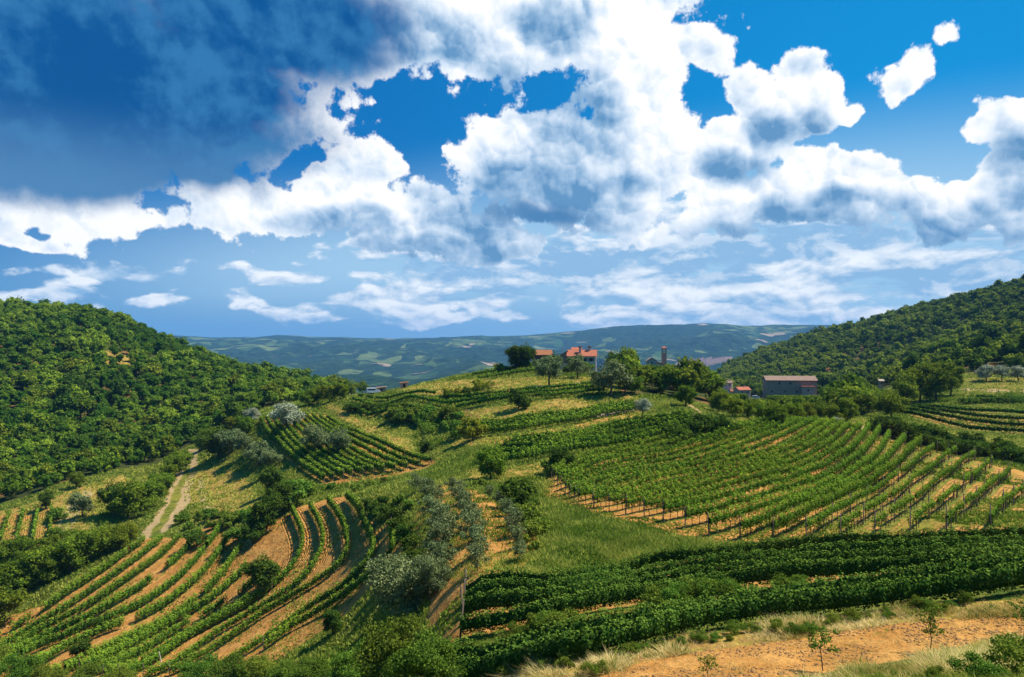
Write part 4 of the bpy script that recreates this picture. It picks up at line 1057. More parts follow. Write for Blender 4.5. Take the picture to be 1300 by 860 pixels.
# ------------------------------------------------------------------ trees and bushes one can point to
PL = [
 # kind, name, px, foot py, height px, label, category, group
 ('silver', 'olive_tree', 365, 546, 40, 'silvery olive tree standing at the top end of the small sloping vineyard', 'tree', None),
 ('silver', 'olive_tree', 319, 542, 24, 'small pale olive tree left of the silvery one, at the wood edge', 'tree', None),
 ('olive', 'olive_tree', 400, 576, 40, 'grey green olive tree inside the small sloping vineyard, left one of two', 'tree', None),
 ('olive', 'olive_tree', 430, 579, 36, 'grey green olive tree inside the small sloping vineyard, right one of two', 'tree', None),
 ('olive', 'olive_tree', 292, 577, 33, 'olive tree at the upper end of the line left of the sloping vineyard', 'tree', None),
 ('olive', 'olive_tree', 312, 580, 32, 'second olive tree of the line left of the small sloping vineyard', 'tree', None),
 ('olive', 'olive_tree', 328, 591, 33, 'third olive tree of the line left of the small sloping vineyard', 'tree', None),
 ('olive', 'olive_tree', 343, 600, 31, 'fourth and lowest olive tree of the line left of the sloping vineyard', 'tree', None),
 ('dark', 'broadleaf_tree', 278, 582, 44, 'dark leafy tree at the top end of the pale dirt track', 'tree', None),
 ('dark', 'broadleaf_tree', 338, 674, 50, 'dark tree above the curving vine rows, largest of the dark clump', 'tree', None),
 ('dark', 'broadleaf_tree', 358, 652, 42, 'dark tree of the clump above the curving vines, right one', 'tree', None),
 ('dark', 'broadleaf_tree', 322, 690, 32, 'low dark tree at the foot of the clump above the curving vines', 'tree', None),
 ('dark', 'broadleaf_tree', 345, 628, 36, 'dark tree of the clump above the curving vines, uppermost one', 'tree', None),
 ('dark', 'broadleaf_tree', 333, 752, 52, 'dark round tree growing among the vine rows at lower left', 'tree', None),
 ('shrub', 'shrub', 376, 642, 32, 'light green bushy shrub right of the dark clump above the curving vines', 'shrub', None),
 ('shrub', 'shrub', 392, 630, 18, 'small green shrub on the grass path above the curving vines', 'shrub', None),
 ('tree', 'broadleaf_tree', 163, 658, 52, 'tall green tree left of the pale dirt track, biggest of its group', 'tree', None),
 ('dark', 'broadleaf_tree', 143, 656, 44, 'dark tree left of the pale dirt track, between the plots and the big tree', 'tree', None),
 ('tree', 'broadleaf_tree', 186, 646, 40, 'green tree close beside the pale dirt track, right of the biggest tree', 'tree', None),
 ('tree', 'broadleaf_tree', 203, 630, 30, 'small green tree touching the upper left edge of the dirt track', 'tree', None),
 ('tree', 'broadleaf_tree', 97, 620, 22, 'little tree standing alone above the narrow left plots', 'tree', None),
 ('olive', 'olive_tree', 105, 658, 34, 'blurred grey olive tree between the narrow left plots', 'tree', None),
 ('dark', 'broadleaf_tree', 58, 647, 24, 'small dark tree between the left edge plot and the striped dirt plot', 'tree', None),
 ('shrub', 'shrub', 72, 660, 18, 'green shrub beside the small left edge vine plot', 'shrub', None),
 ('shrub_dark', 'shrub', 250, 694, 22, 'dark shrub between the pale track foot and the orange vine soil', 'shrub', None),
 ('shrub_dark', 'shrub', 126, 796, 16, 'dark bush in the middle of the lower left vine rows', 'shrub', None),
 ('shrub_dark', 'shrub', 104, 834, 22, 'dark bush low among the bottom left vine rows', 'shrub', None),
 ('near_olive', 'olive_tree', 512, 792, 96, 'large silvery olive tree left of the near vine block, centre foreground', 'tree', None),
 ('near_olive', 'olive_tree', 545, 762, 60, 'smaller silvery olive tree just behind the large foreground olive', 'tree', None),
 ('dark', 'broadleaf_tree', 423, 806, 36, 'small dark tree at the lower end of the curving vines', 'tree', None),
 ('near_tree', 'broadleaf_tree', 500, 878, 92, 'leafy green tree at the bottom edge below the large olive', 'tree', None),
 ('near_tree', 'broadleaf_tree', 545, 884, 88, 'leafy green tree at the bottom edge beside the last dark vine rows', 'tree', None),
 ('near_tree', 'broadleaf_tree', 452, 884, 62, 'low leafy tree at the bottom edge left of the taller pair', 'tree', None),
 ('tree', 'broadleaf_tree', 623, 609, 46, 'round green tree on the grass left of the lower vine strip', 'tree', None),
 ('shrub_dark', 'conical_bush', 661, 648, 40, 'dark upright bush on the grass left of the big vineyard', 'bush', None),
 ('dark', 'broadleaf_tree', 709, 600, 36, 'dark tree on the bank between the lower strip and the big vineyard', 'tree', None),
 ('shrub', 'shrub', 699, 603, 20, 'green shrub leaning on the dark tree above the big vineyard', 'shrub', None),
 ('shrub_dark', 'shrub', 742, 589, 12, 'tiny dark bush alone on the dry bank above the big vineyard', 'shrub', None),
 ('yellow', 'broadleaf_tree', 600, 559, 34, 'broad yellowish tree at the left end of the upper vine strip', 'tree', None),
 ('shrub', 'shrub', 583, 556, 24, 'green shrub left of the broad yellowish tree', 'shrub', None),
 ('dry_tree', 'bare_tree', 537, 574, 40, 'thin sparse tree on the grass saddle below the hilltop', 'tree', None),
 ('shrub_dark', 'shrub', 540, 575, 16, 'dark shrub at the foot of the thin sparse tree', 'shrub', None),
 ('shrub_dark', 'shrub', 658, 521, 29, 'rounded dark bush on the terrace below the hilltop vine rows', 'shrub', None),
 ('yellow', 'yellow_shrub', 567, 505, 13, 'bright yellow green shrub at the left of the hilltop terrace', 'shrub', None),
 ('yellow', 'yellow_shrub', 581, 503, 12, 'second bright yellow green shrub on the hilltop terrace', 'shrub', None),
 ('yellow', 'yellow_shrub', 608, 501, 20, 'tall yellow bush beside the thin grey tree on the hilltop terrace', 'shrub', None),
 ('dry_tree', 'bare_tree', 620, 513, 30, 'thin greyish tree among the hilltop vine rows', 'tree', None),
 ('shrub_dark', 'shrub', 592, 503, 12, 'low dark reddish bush between the yellow shrubs', 'shrub', None),
 ('olive', 'olive_tree', 697, 492, 42, 'dense olive tree on the hilltop in front of the barn', 'tree', None),
 ('olive', 'olive_tree', 733, 481, 32, 'olive tree directly in front of the red roofed farmhouse', 'tree', None),
 ('olive', 'olive_tree', 775, 504, 50, 'largest spreading olive tree of the hilltop, right of the farmhouse', 'tree', None),
 ('dark', 'broadleaf_tree', 655, 471, 32, 'dark tree left of the barn, left one of the pair', 'tree', None),
 ('dark', 'broadleaf_tree', 668, 471, 34, 'dark tree left of the barn, right one of the pair', 'tree', None),
 ('dark', 'broadleaf_tree', 703, 473, 27, 'dark tree between the barn and the farmhouse', 'tree', None),
 ('yellow', 'yellow_shrub', 634, 473, 14, 'yellowish bush at the left end of the crest vines', 'shrub', None),
 ('shrub_dark', 'shrub', 722, 474, 12, 'low dark bush at the left foot of the farmhouse', 'shrub', None),
 ('shrub', 'shrub', 745, 474, 14, 'green bush at the right foot of the farmhouse', 'shrub', None),
 ('tree', 'broadleaf_tree', 757, 474, 24, 'small green tree touching the right end of the farmhouse', 'tree', None),
 ('tree', 'broadleaf_tree', 777, 476, 34, 'green tree behind the largest hilltop olive', 'tree', None),
 ('tree', 'broadleaf_tree', 794, 480, 32, 'green tree at the left end of the valley wood, beside the olive', 'tree', None),
 ('tree', 'broadleaf_tree', 806, 500, 24, 'small light green tree right of the largest hilltop olive', 'tree', None),
 ('silver', 'pale_bush', 816, 530, 24, 'rounded pale grey bush at the right end of the upper vine strip', 'shrub', None),
 ('tree', 'broadleaf_tree', 870, 517, 30, 'round green tree just left of the pale concrete lane', 'tree', None),
 ('tree', 'broadleaf_tree', 985, 545, 34, 'dark spreading tree at the far corner of the big vineyard', 'tree', None),
 ('tree', 'broadleaf_tree', 1131, 532, 40, 'tree with a visible trunk at the left end of the right vineyard', 'tree', None),
 ('tree', 'broadleaf_tree', 1150, 514, 44, 'leafy tree above the right vineyard, leftmost of its clump', 'tree', None),
 ('tree', 'broadleaf_tree', 1168, 511, 48, 'leafy tree above the right vineyard, second of its clump', 'tree', None),
 ('tree', 'broadleaf_tree', 1188, 508, 50, 'tallest light green tree of the clump above the right vineyard', 'tree', None),
 ('tree', 'broadleaf_tree', 1207, 502, 40, 'leafy tree above the right vineyard, rightmost of its clump', 'tree', None),
 ('silver', 'olive_tree', 1252, 484, 24, 'silver olive tree above the grey road, left one of three', 'tree', None),
 ('silver', 'olive_tree', 1272, 484, 20, 'silver olive tree above the grey road, middle one of three', 'tree', None),
 ('silver', 'olive_tree', 1293, 484, 22, 'silver olive tree above the grey road, right one of three', 'tree', None),
 ('silver', 'pale_bush', 1062, 541, 13, 'small pale grey bush above the far ends of the big vineyard', 'shrub', None),
 ('sapling', 'young_tree', 898, 868, 42, 'young staked tree on the tilled strip, cut by the bottom edge', 'young tree', None),
 ('sapling', 'young_tree', 1045, 852, 64, 'young thin tree on the tilled strip, second from the left', 'young tree', None),
 ('sapling', 'young_tree', 1181, 829, 62, 'young thin tree on the tilled strip, third from the left', 'young tree', None),
 ('sapling', 'young_tree', 1299, 811, 52, 'young thin tree at the right edge of the tilled strip', 'young tree', None),
 ('near_shrub', 'weed', 756, 858, 18, 'small green weed at the dry bank edge left of the young trees', 'plant', None),
 ('near_shrub', 'shrub', 1246, 868, 34, 'dark grassy bush at the bottom right corner', 'shrub', None),
 ('near_shrub', 'shrub', 1112, 872, 16, 'low weed clump on the bottom bank between the second and third young trees', 'shrub', None),
 ('near_shrub', 'shrub', 1185, 864, 18, 'low weed clump on the bottom bank below the third young tree', 'shrub', None),
 ('near_shrub', 'shrub', 1294, 858, 46, 'taller grassy bush at the very right end of the bottom edge', 'shrub', None),
]
WID = {1299: 1.0}
for k, nm, px, by, h, lab, cat, grp in PL:
    plant_px(k, nm, px, by, lab, cat, hpx=h, group=grp)

def many(kind, name, lst, label, cat, group, zsc=1.0):
    for px, by, h in lst: plant_px(kind, name, px, by, label, cat, hpx=h, group=group, zsc=zsc)
many('tree', 'broadleaf_tree', [(10, 764, 56), (38, 750, 56), (62, 738, 48), (88, 728, 46), (112, 716, 46), (132, 704, 40), (96, 702, 34), (152, 698, 32), (30, 712, 34), (4, 722, 36), (62, 708, 30), (165, 686, 24), (-8, 800, 56), (75, 690, 22)],
     'green tree in the thick belt between the left plots and the lower left vines', 'tree', 'trees of the lower left belt')
many('near_tree', 'broadleaf_tree', [(20, 884, 50), (62, 886, 46), (108, 884, 40), (152, 884, 40), (250, 884, 46), (292, 880, 50), (332, 878, 46), (358, 880, 42), (396, 884, 46), (-15, 860, 50)],
     'yellowish green bushy tree along the bottom left edge of the photo', 'tree', 'bushes of the bottom left edge')
many('shrub_dark', 'shrub', [(468, 646, 15), (477, 653, 18), (488, 659, 21), (500, 664, 22), (509, 674, 23), (514, 688, 24), (520, 702, 24), (528, 716, 22), (485, 642, 14)],
     'dark shrub filling the gully between the curving vines and the olive strip', 'shrub', 'shrubs of the gully')
many('wispy', 'young_olive_tree', [(528, 626, 26), (541, 632, 28), (550, 645, 34), (545, 660, 36), (556, 672, 44), (563, 690, 48), (555, 708, 50), (560, 728, 46), (548, 742, 44)],
     'feathery grey green young olive in the left line of the olive strip', 'tree', 'left line of young olives')
many('wispy', 'young_olive_tree', [(574, 628, 26), (583, 640, 30), (588, 655, 36), (594, 672, 42), (600, 690, 46), (603, 708, 48), (607, 726, 44)],
     'feathery grey green young olive in the middle line of the olive strip', 'tree', 'middle line of young olives')
many('wispy', 'young_olive_tree', [(622, 634, 20), (633, 644, 24), (643, 656, 26), (649, 668, 30), (653, 682, 34), (657, 697, 34), (660, 714, 30)],
     'feathery grey green young olive in the right line of the olive strip', 'tree', 'right line of young olives')
many('shrub', 'shrub', [(667, 660, 22), (676, 668, 24), (684, 680, 22), (672, 686, 24), (690, 672, 18), (680, 700, 16)],
     'green shrub on the grass just below the dark upright bush', 'shrub', 'shrubs below the upright bush')
many('shrub_dark', 'shrub', [(857, 563, 26), (871, 561, 24), (884, 558, 30), (897, 556, 32), (910, 554, 30), (918, 552, 20)],
     'dark reddish green bush at the right end of the bank above the big vineyard', 'shrub', 'dark bushes at the bank end')
many('shrub', 'shrub', [(x, 536 + 4 * math.sin(x), 16 + (x % 7)) for x in range(500, 586, 9)] + [(x, 546 + 3 * math.sin(x), 14) for x in range(548, 582, 9)],
     'green shrub on the rough bank under the hilltop terrace', 'shrub', 'shrubs of the hilltop bank')
many('shrub_dark', 'shrub', [(x, 524, 13) for x in range(446, 520, 10)], 'dark shrub along the foot of the terrace left of the hilltop', 'shrub', 'shrubs of the terrace foot')
many('shrub_dark', 'shrub', [(x, 552 + (x - 1120) * 0.20 + 3 * math.sin(x), 22 + 5 * math.sin(x * 1.7)) for x in range(1116, 1430, 8)] +
     [(x, 574 + (x - 1190) * 0.11, 20) for x in range(1190, 1318, 10)],
     'dark green bush of the thick hedge below the right vineyard', 'shrub', 'bushes of the right hedge')
many('shrub', 'shrub', [(x, 513 - (x - 1220) * 0.02, 9) for x in range(1222, 1312, 9)], 'low yellow green bush beside the grey road at right', 'shrub', 'bushes along the grey road')
many('tree', 'broadleaf_tree', [(1006, 538, 27), (1024, 535, 26), (1042, 532, 24), (1058, 536, 26), (1076, 535, 32), (1094, 530, 34), (1108, 524, 30), (950, 532, 24), (966, 536, 24), (930, 530, 28), (912, 524, 28)],
     'light green tree beyond the far ends of the big vineyard rows', 'tree', 'trees beyond the big vineyard')
many('tree', 'broadleaf_tree', [(404, 513, 26), (418, 512, 24), (432, 508, 24), (446, 503, 20), (460, 500, 18), (392, 516, 24)],
     'green tree at the low end of the left wooded ridge, beside the van', 'tree', 'trees at the ridge end')
many('tree', 'broadleaf_tree', [(232, 596, 26), (222, 606, 30), (214, 614, 26), (256, 572, 24), (268, 566, 26), (300, 556, 28), (312, 552, 26)],
     'green tree along the lower edge of the left wood above the track', 'tree', 'trees at the wood edge')
many('shrub', 'shrub', [(x, 663 - (x - 250) * 0.10 + 4 * math.sin(x), 15) for x in range(255, 330, 12)] + [(300, 690, 20), (292, 668, 16), (232, 664, 14), (240, 672, 12), (270, 672, 12)],
     'green shrub between the round plot and the orange vine soil', 'shrub', 'shrubs below the round plot')
many('near_shrub', 'shrub', [(668, 810, 22), (684, 808, 26), (700, 805, 28), (716, 803, 28), (733, 800, 24), (826, 778, 24), (842, 776, 28), (858, 774, 32), (874, 771, 34), (890, 768, 34), (906, 766, 32), (922, 764, 28), (938, 762, 24), (990, 757, 22), (1004, 755, 24), (1018, 752, 20)],
     'tall grassy shrub between the near dark vine block and the last two rows', 'shrub', 'grassy shrubs between near rows')
_r = random.Random(4)
many('near_shrub', 'shrub', [(x + _r.uniform(-8, 8), 862 - (x - 600) * 0.165 + _r.uniform(-3, 6) + (8 if x > 1000 else 0), _r.uniform(8, 18)) for x in range(610, 1240, 15)],
     'low green weed clump along the top of the dry grass bank', 'shrub', 'weeds along the dry bank')
many('shrub', 'shrub', [(508, 640, 14), (520, 648, 14), (612, 618, 12), (640, 626, 12), (452, 625, 12), (470, 618, 10), (488, 614, 10), (420, 622, 10), (600, 770, 16), (715, 560, 10), (690, 563, 8)],
     'small green shrub scattered on the open grass', 'shrub', 'scattered small shrubs')

# ------------------------------------------------------------------ grass, straw and weeds, one mass each
def tufts(name, n, region, hmin, hmax, mat, label, blades=5, ymax=110, wid=0.02, spread=0.10, lean=0.5, tmean=0.5):
    """grass blades on the ground inside region (a list of photo polygons); density follows the ground area in the picture"""
    rg = np.random.default_rng(len(name) + n)
    pts = []
    xs = np.array([p[0] for poly in region for p in poly]); ys = np.array([p[1] for poly in region for p in poly])
    tries = 0
    PX = rg.uniform(xs.min(), xs.max(), n * 4); PY = rg.uniform(ys.min(), min(ys.max(), 880), n * 4)
    m = np.zeros(len(PX), bool)
    for poly in region: m |= inpoly(PX, PY, poly)
    PX = PX[m][:n]; PY = PY[m][:n]
    # vectorised ground hit
    i, t = _col(PX); Yh = np.empty(len(PX))
    for k in range(len(PX)):
        f = FPY[:, i[k]]; j = int(np.argmax(f <= PY[k])); j = max(j, 1)
        s = (f[j - 1] - PY[k]) / max(1e-6, f[j - 1] - f[j]); Yh[k] = GY[j - 1] + (GY[j] - GY[j - 1]) * min(max(s, 0), 1)
    cl = fbm((PX - CX) / F * Yh, Yh, 1.3, 3); ok = (Yh < ymax) & (Yh > 8) & (cl + rg.normal(size=len(Yh)) * 0.12 > -0.10); PX = PX[ok]; Yh = Yh[ok]; cl = cl[ok]
    X = (PX - CX) / F * Yh; n2 = len(X)
    V = []; Tn = []
    sc = np.clip(Yh / 28, 0.8, 2.6)
    for b in range(blades):
        bx = X + rg.normal(size=n2) * spread * sc; by = Yh + rg.normal(size=n2) * spread * sc; bz = ground_z(bx, by)
        h = rg.uniform(hmin, hmax, n2) * np.sqrt(sc) * (0.55 + 1.5 * np.clip(cl, 0, 0.7)); w = wid * sc * rg.uniform(0.6, 1.3, n2); a = rg.uniform(0, 6.283, n2)
        lx = rg.normal(size=n2) * lean * h; ly = rg.normal(size=n2) * lean * h
        dx, dy = np.cos(a) * w, np.sin(a) * w
        V.append(np.stack([np.stack([bx - dx, by - dy, bz - 0.02], -1), np.stack([bx + dx, by + dy, bz - 0.02], -1),
                           np.stack([bx + lx, by + ly, bz + h], -1)], 1))
        Tn.append(np.clip(tmean + 0.9 * fbm(bx, by, 3.0, 3) + 0.5 * fbm(bx + 40, by, 12.0, 2) + rg.normal(size=n2) * 0.20, 0, 1))
    V = np.concatenate(V).reshape(-1, 3); T = np.repeat(np.concatenate(Tn), 3)
    me = mesh_np(name, V, np.arange(len(V)).reshape(-1, 3), mat, tint=T)
    tag(link(name, me), label, 'grass', kind='stuff')
G_MID = [[(600, 740), (640, 715), (690, 700), (700, 650), (690, 632), (780, 660), (900, 690), (1020, 694), (1202, 682), (1200, 690), (1000, 694), (888, 704), (800, 715), (700, 736)],
         [(670, 640), (600, 610), (640, 600), (700, 610), (690, 635)]]
tufts('green_grass', 26000, G_MID, 0.10, 0.34, M_GRASS, 'green meadow grass between the big vineyard and the near dark rows', 3, 110, 0.03, 0.2)
tufts('bank_grass', 15000, [[(960, 880), (1045, 857), (1150, 842), (1230, 826), (1320, 800), (1320, 880)]], 0.08, 0.30, M_GRASS, 'rough green and yellow grass on the bank at the bottom right corner', 6, 60, 0.016, 0.09, 0.7, 0.78)
tufts('dry_grass', 30000, [P_DRY, [(960, 880), (1045, 858), (1150, 845), (1230, 830), (1320, 806), (1320, 850)]], 0.08, 0.36, M_STRAW, 'flattened straw coloured dry grass on the bank above the tilled strip', 5, 60, 0.014, 0.12, 1.1, 0.6)
tufts('row_grass', 12000, [[(560, 815), (700, 790), (938, 755), (1320, 722), (1320, 735), (1114, 752), (938, 780), (700, 822), (560, 850)]], 0.10, 0.35, M_GRASS, 'green grass between the near dark vine block and the last two rows', 4, 60, 0.014, 0.15)
tufts('olive_strip_grass', 6000, [[(505, 690), (520, 610), (600, 600), (660, 640), (700, 690), (690, 720), (600, 735), (540, 745), (535, 840), (430, 870), (450, 780), (510, 720)]], 0.10, 0.32, M_GRASS, 'patchy grass in and around the olive strip in the centre', 3, 110, 0.03, 0.22, 0.4, 0.5)
tufts('clod_weeds', 2500, [P_TIL], 0.04, 0.12, M_STRAW, 'bits of straw and weed lying on the tilled strip', 3, 60, 0.012, 0.05, 1.2, 0.4)

def rough_cover(name, n, ylo, yhi, sel, mat, label, h, w, tlo=0.0):
    """low herbs and tufts spread over the open ground between two distances"""
    rg = np.random.default_rng(n)
    Y = np.exp(rg.uniform(math.log(ylo), math.log(yhi), n * 3)); PX = rg.uniform(-40, 1340, n * 3)
    i, t = _col(PX); j = np.clip(np.searchsorted(LGY, np.log(Y)), 1, len(LGY) - 1)
    ok = sel(j, i) & (FPY[j, i] < _run[j, i] + 3) & (FPY[j, i] < 880)
    PX, Y = PX[ok][:n], Y[ok][:n]; X = (PX - CX) / F * Y; m = len(X); V = []; Tn = []
    cl = fbm(X, Y, 5, 3); s0 = np.sqrt(Y / 60) * (0.7 + 0.8 * np.clip(cl + 0.3, 0, 1))
    for b in range(4):
        bx = X + rg.normal(size=m) * 0.25 * s0; by = Y + rg.normal(size=m) * 0.25 * s0; bz = ground_z(bx, by)
        hh = h * s0 * rg.uniform(0.4, 1.2, m); a = rg.uniform(0, 6.283, m); ww = w * s0 * rg.uniform(0.6, 1.3, m)
        dx, dy = np.cos(a) * ww, np.sin(a) * ww; lx, ly = rg.normal(size=m) * hh * 0.5, rg.normal(size=m) * hh * 0.5
        V.append(np.stack([np.stack([bx - dx, by - dy, bz - 0.03], -1), np.stack([bx + dx, by + dy, bz - 0.03], -1), np.stack([bx + lx, by + ly, bz + hh], -1)], 1))
        Tn.append(np.clip(0.42 + tlo + 0.5 * fbm(bx, by, 9, 3) + rg.normal(size=m) * 0.2, 0, 1))
    V = np.concatenate(V).reshape(-1, 3)
    tag(link(name, mesh_np(name, V, np.arange(len(V)).reshape(-1, 3), mat, tint=np.repeat(np.concatenate(Tn), 3))), label, 'grass', kind='stuff')
rough_cover('meadow_grass', 60000, 45, 300, lambda j, i: (SOIL[j, i] < 0.2) & (DRY[j, i] < 0.3) & (PALE_[j, i] < 0.2) & (WOOD[j, i] < 0.3), M_GRASS, 'rough green meadow grass on the open slopes between the vineyards', 0.30, 0.16)
rough_cover('dry_meadow_grass', 26000, 60, 300, lambda j, i: (DRY[j, i] > 0.3), M_GRASS, 'yellowed grass on the dry terrace banks and old plots', 0.26, 0.15, 0.38)
rough_cover('vineyard_weeds', 22000, 40, 240, lambda j, i: (SOIL[j, i] > 0.3) & (fbm(_Xg[j, i], _Yg[j, i], 8, 2) > 0.05), M_GRASS, 'low weeds growing in the bare soil of the vineyards', 0.16, 0.14, -0.1)

tufts('bank_weeds', 2600, [P_DRY, [(960, 880), (1045, 857), (1150, 842), (1230, 826), (1320, 800), (1320, 880)]], 0.15, 0.45, M_GRASS, 'scattered taller green weeds among the dry grass at the bottom right', 7, 60, 0.022, 0.10, 0.7, 0.25)
def clods(n, poly):
    rg = np.random.default_rng(77); PX = rg.uniform(640, 1330, n * 4); PY = rg.uniform(760, 878, n * 4); m = inpoly(PX, PY, poly); PX, PY = PX[m][:n], PY[m][:n]
    cv, cf = ico(1); V, Fc = [], []
    pts = np.array([spot(a, b) for a, b in zip(PX, PY)])
    keep = fbm(pts[:, 0], pts[:, 1] * 2.2, 1.6, 3) > -0.05; pts = pts[keep]
    r = 0.015 + 0.055 * rg.random(len(pts)) ** 2.5
    S = rg.uniform(0.7, 1.35, (len(pts), len(cv), 1)) * np.stack([r * rg.uniform(0.8, 1.4, len(pts)), r, r * 0.7], -1)[:, None]
    V = (cv[None] * S + pts[:, None]).reshape(-1, 3); Fc = (cf[None] + (np.arange(len(pts)) * len(cv))[:, None, None]).reshape(-1, 3)
    tag(link('soil_clods', mesh_np('soil_clods', V, Fc, M_CLOD)), 'brown clods of earth on the tilled strip with the young trees', 'soil', kind='stuff')
M_CLOD = bark('earth_clods', (0.20, 0.10, 0.035), (0.46, 0.26, 0.095))
clods(6000, P_TIL)

# ------------------------------------------------------------------ buildings
def plain(name, a, b=None, scale=1.5, bmp=0.03, rough=0.9):
    m, T = newmat(name); tc = T.new('ShaderNodeTexCoord')
    n, _ = T.noise(tc.outputs['Object'], scale, 5, 0.7)
    finish(T, diffuse(T, T.mix(T.ramp(n, 0.3, 0.7), a, b or a), rough, bump(T, n, bmp))); return m
def brickish(name, a, b, mortar, w, h, bmp=0.03):
    m, T = newmat(name); tc = T.new('ShaderNodeTexCoord')
    # run the courses round every wall: horizontal coordinate from x+y, vertical from z
    sp = T.new('ShaderNodeSeparateXYZ'); T.put(sp.inputs[0], tc.outputs['Object'])
    cb = T.new('ShaderNodeCombineXYZ'); T.put(cb.inputs[0], T.math('ADD', sp.outputs[0], sp.outputs[1])); T.put(cb.inputs[1], sp.outputs[2])
    br = T.new('ShaderNodeTexBrick'); T.put(br.inputs['Vector'], cb.outputs[0])
    for k, c in (('Color1', a), ('Color2', b), ('Mortar', mortar)): br.inputs[k].default_value = c + (1,)
    br.inputs['Scale'].default_value = 1.0; br.inputs['Brick Width'].default_value = w; br.inputs['Row Height'].default_value = h
    br.inputs['Mortar Size'].default_value = 0.02
    n, _ = T.noise(tc.outputs['Object'], 0.9, 5, 0.7)
    col = T.mix(T.ramp(n, 0.4, 0.8, 0.0, 0.5), br.outputs['Color'], mortar)
    finish(T, diffuse(T, col, 0.95, bump(T, br.outputs['Fac'], -bmp))); return m
def tiles(name, a, b):
    m, T = newmat(name); tc = T.new('ShaderNodeTexCoord')
    sp = T.new('ShaderNodeSeparateXYZ'); T.put(sp.inputs[0], tc.outputs['Object'])
    wv = T.math('SINE', T.math('MULTIPLY', sp.outputs[0], 28.0))
    n, _ = T.noise(tc.outputs['Object'], 2.5, 5, 0.75)
    finish(T, diffuse(T, T.mix(T.ramp(n, 0.3, 0.7), a, b), 0.9, bump(T, wv, 0.05))); return m
M_STONE = brickish('old_stone', (0.30, 0.225, 0.15), (0.42, 0.32, 0.215), (0.34, 0.26, 0.175), 0.7, 0.35)
M_STONEW = brickish('warm_stone', (0.42, 0.33, 0.24), (0.50, 0.40, 0.30), (0.40, 0.33, 0.26), 0.6, 0.3)
M_WHITE = plain('white_render', (0.50, 0.44, 0.39), (0.62, 0.56, 0.50))
M_BEIGE = plain('beige_render', (0.46, 0.36, 0.28), (0.54, 0.44, 0.35))
M_TILE = tiles('red_roof_tiles', (0.46, 0.13, 0.07), (0.60, 0.22, 0.12))
M_TILEB = tiles('weathered_roof_tiles', (0.30, 0.20, 0.15), (0.42, 0.27, 0.19))
M_TILEO = tiles('rusty_roof_tiles', (0.34, 0.13, 0.06), (0.46, 0.20, 0.09))
M_DARKW = plain('dark_opening', (0.02, 0.022, 0.025), (0.03, 0.03, 0.035))
M_SHUT = plain('brown_shutter', (0.10, 0.06, 0.04), (0.14, 0.09, 0.06))
M_PLANK = plain('dark_planks', (0.07, 0.05, 0.04), (0.12, 0.09, 0.07))
M_CARW = plain('white_car_paint', (0.50, 0.53, 0.58), (0.54, 0.57, 0.62), rough=0.35)
M_GLASS = plain('dark_glass', (0.03, 0.045, 0.06), (0.03, 0.045, 0.06), rough=0.1)
M_TYRE = plain('tyre_rubber', (0.02, 0.02, 0.02), (0.03, 0.03, 0.03))

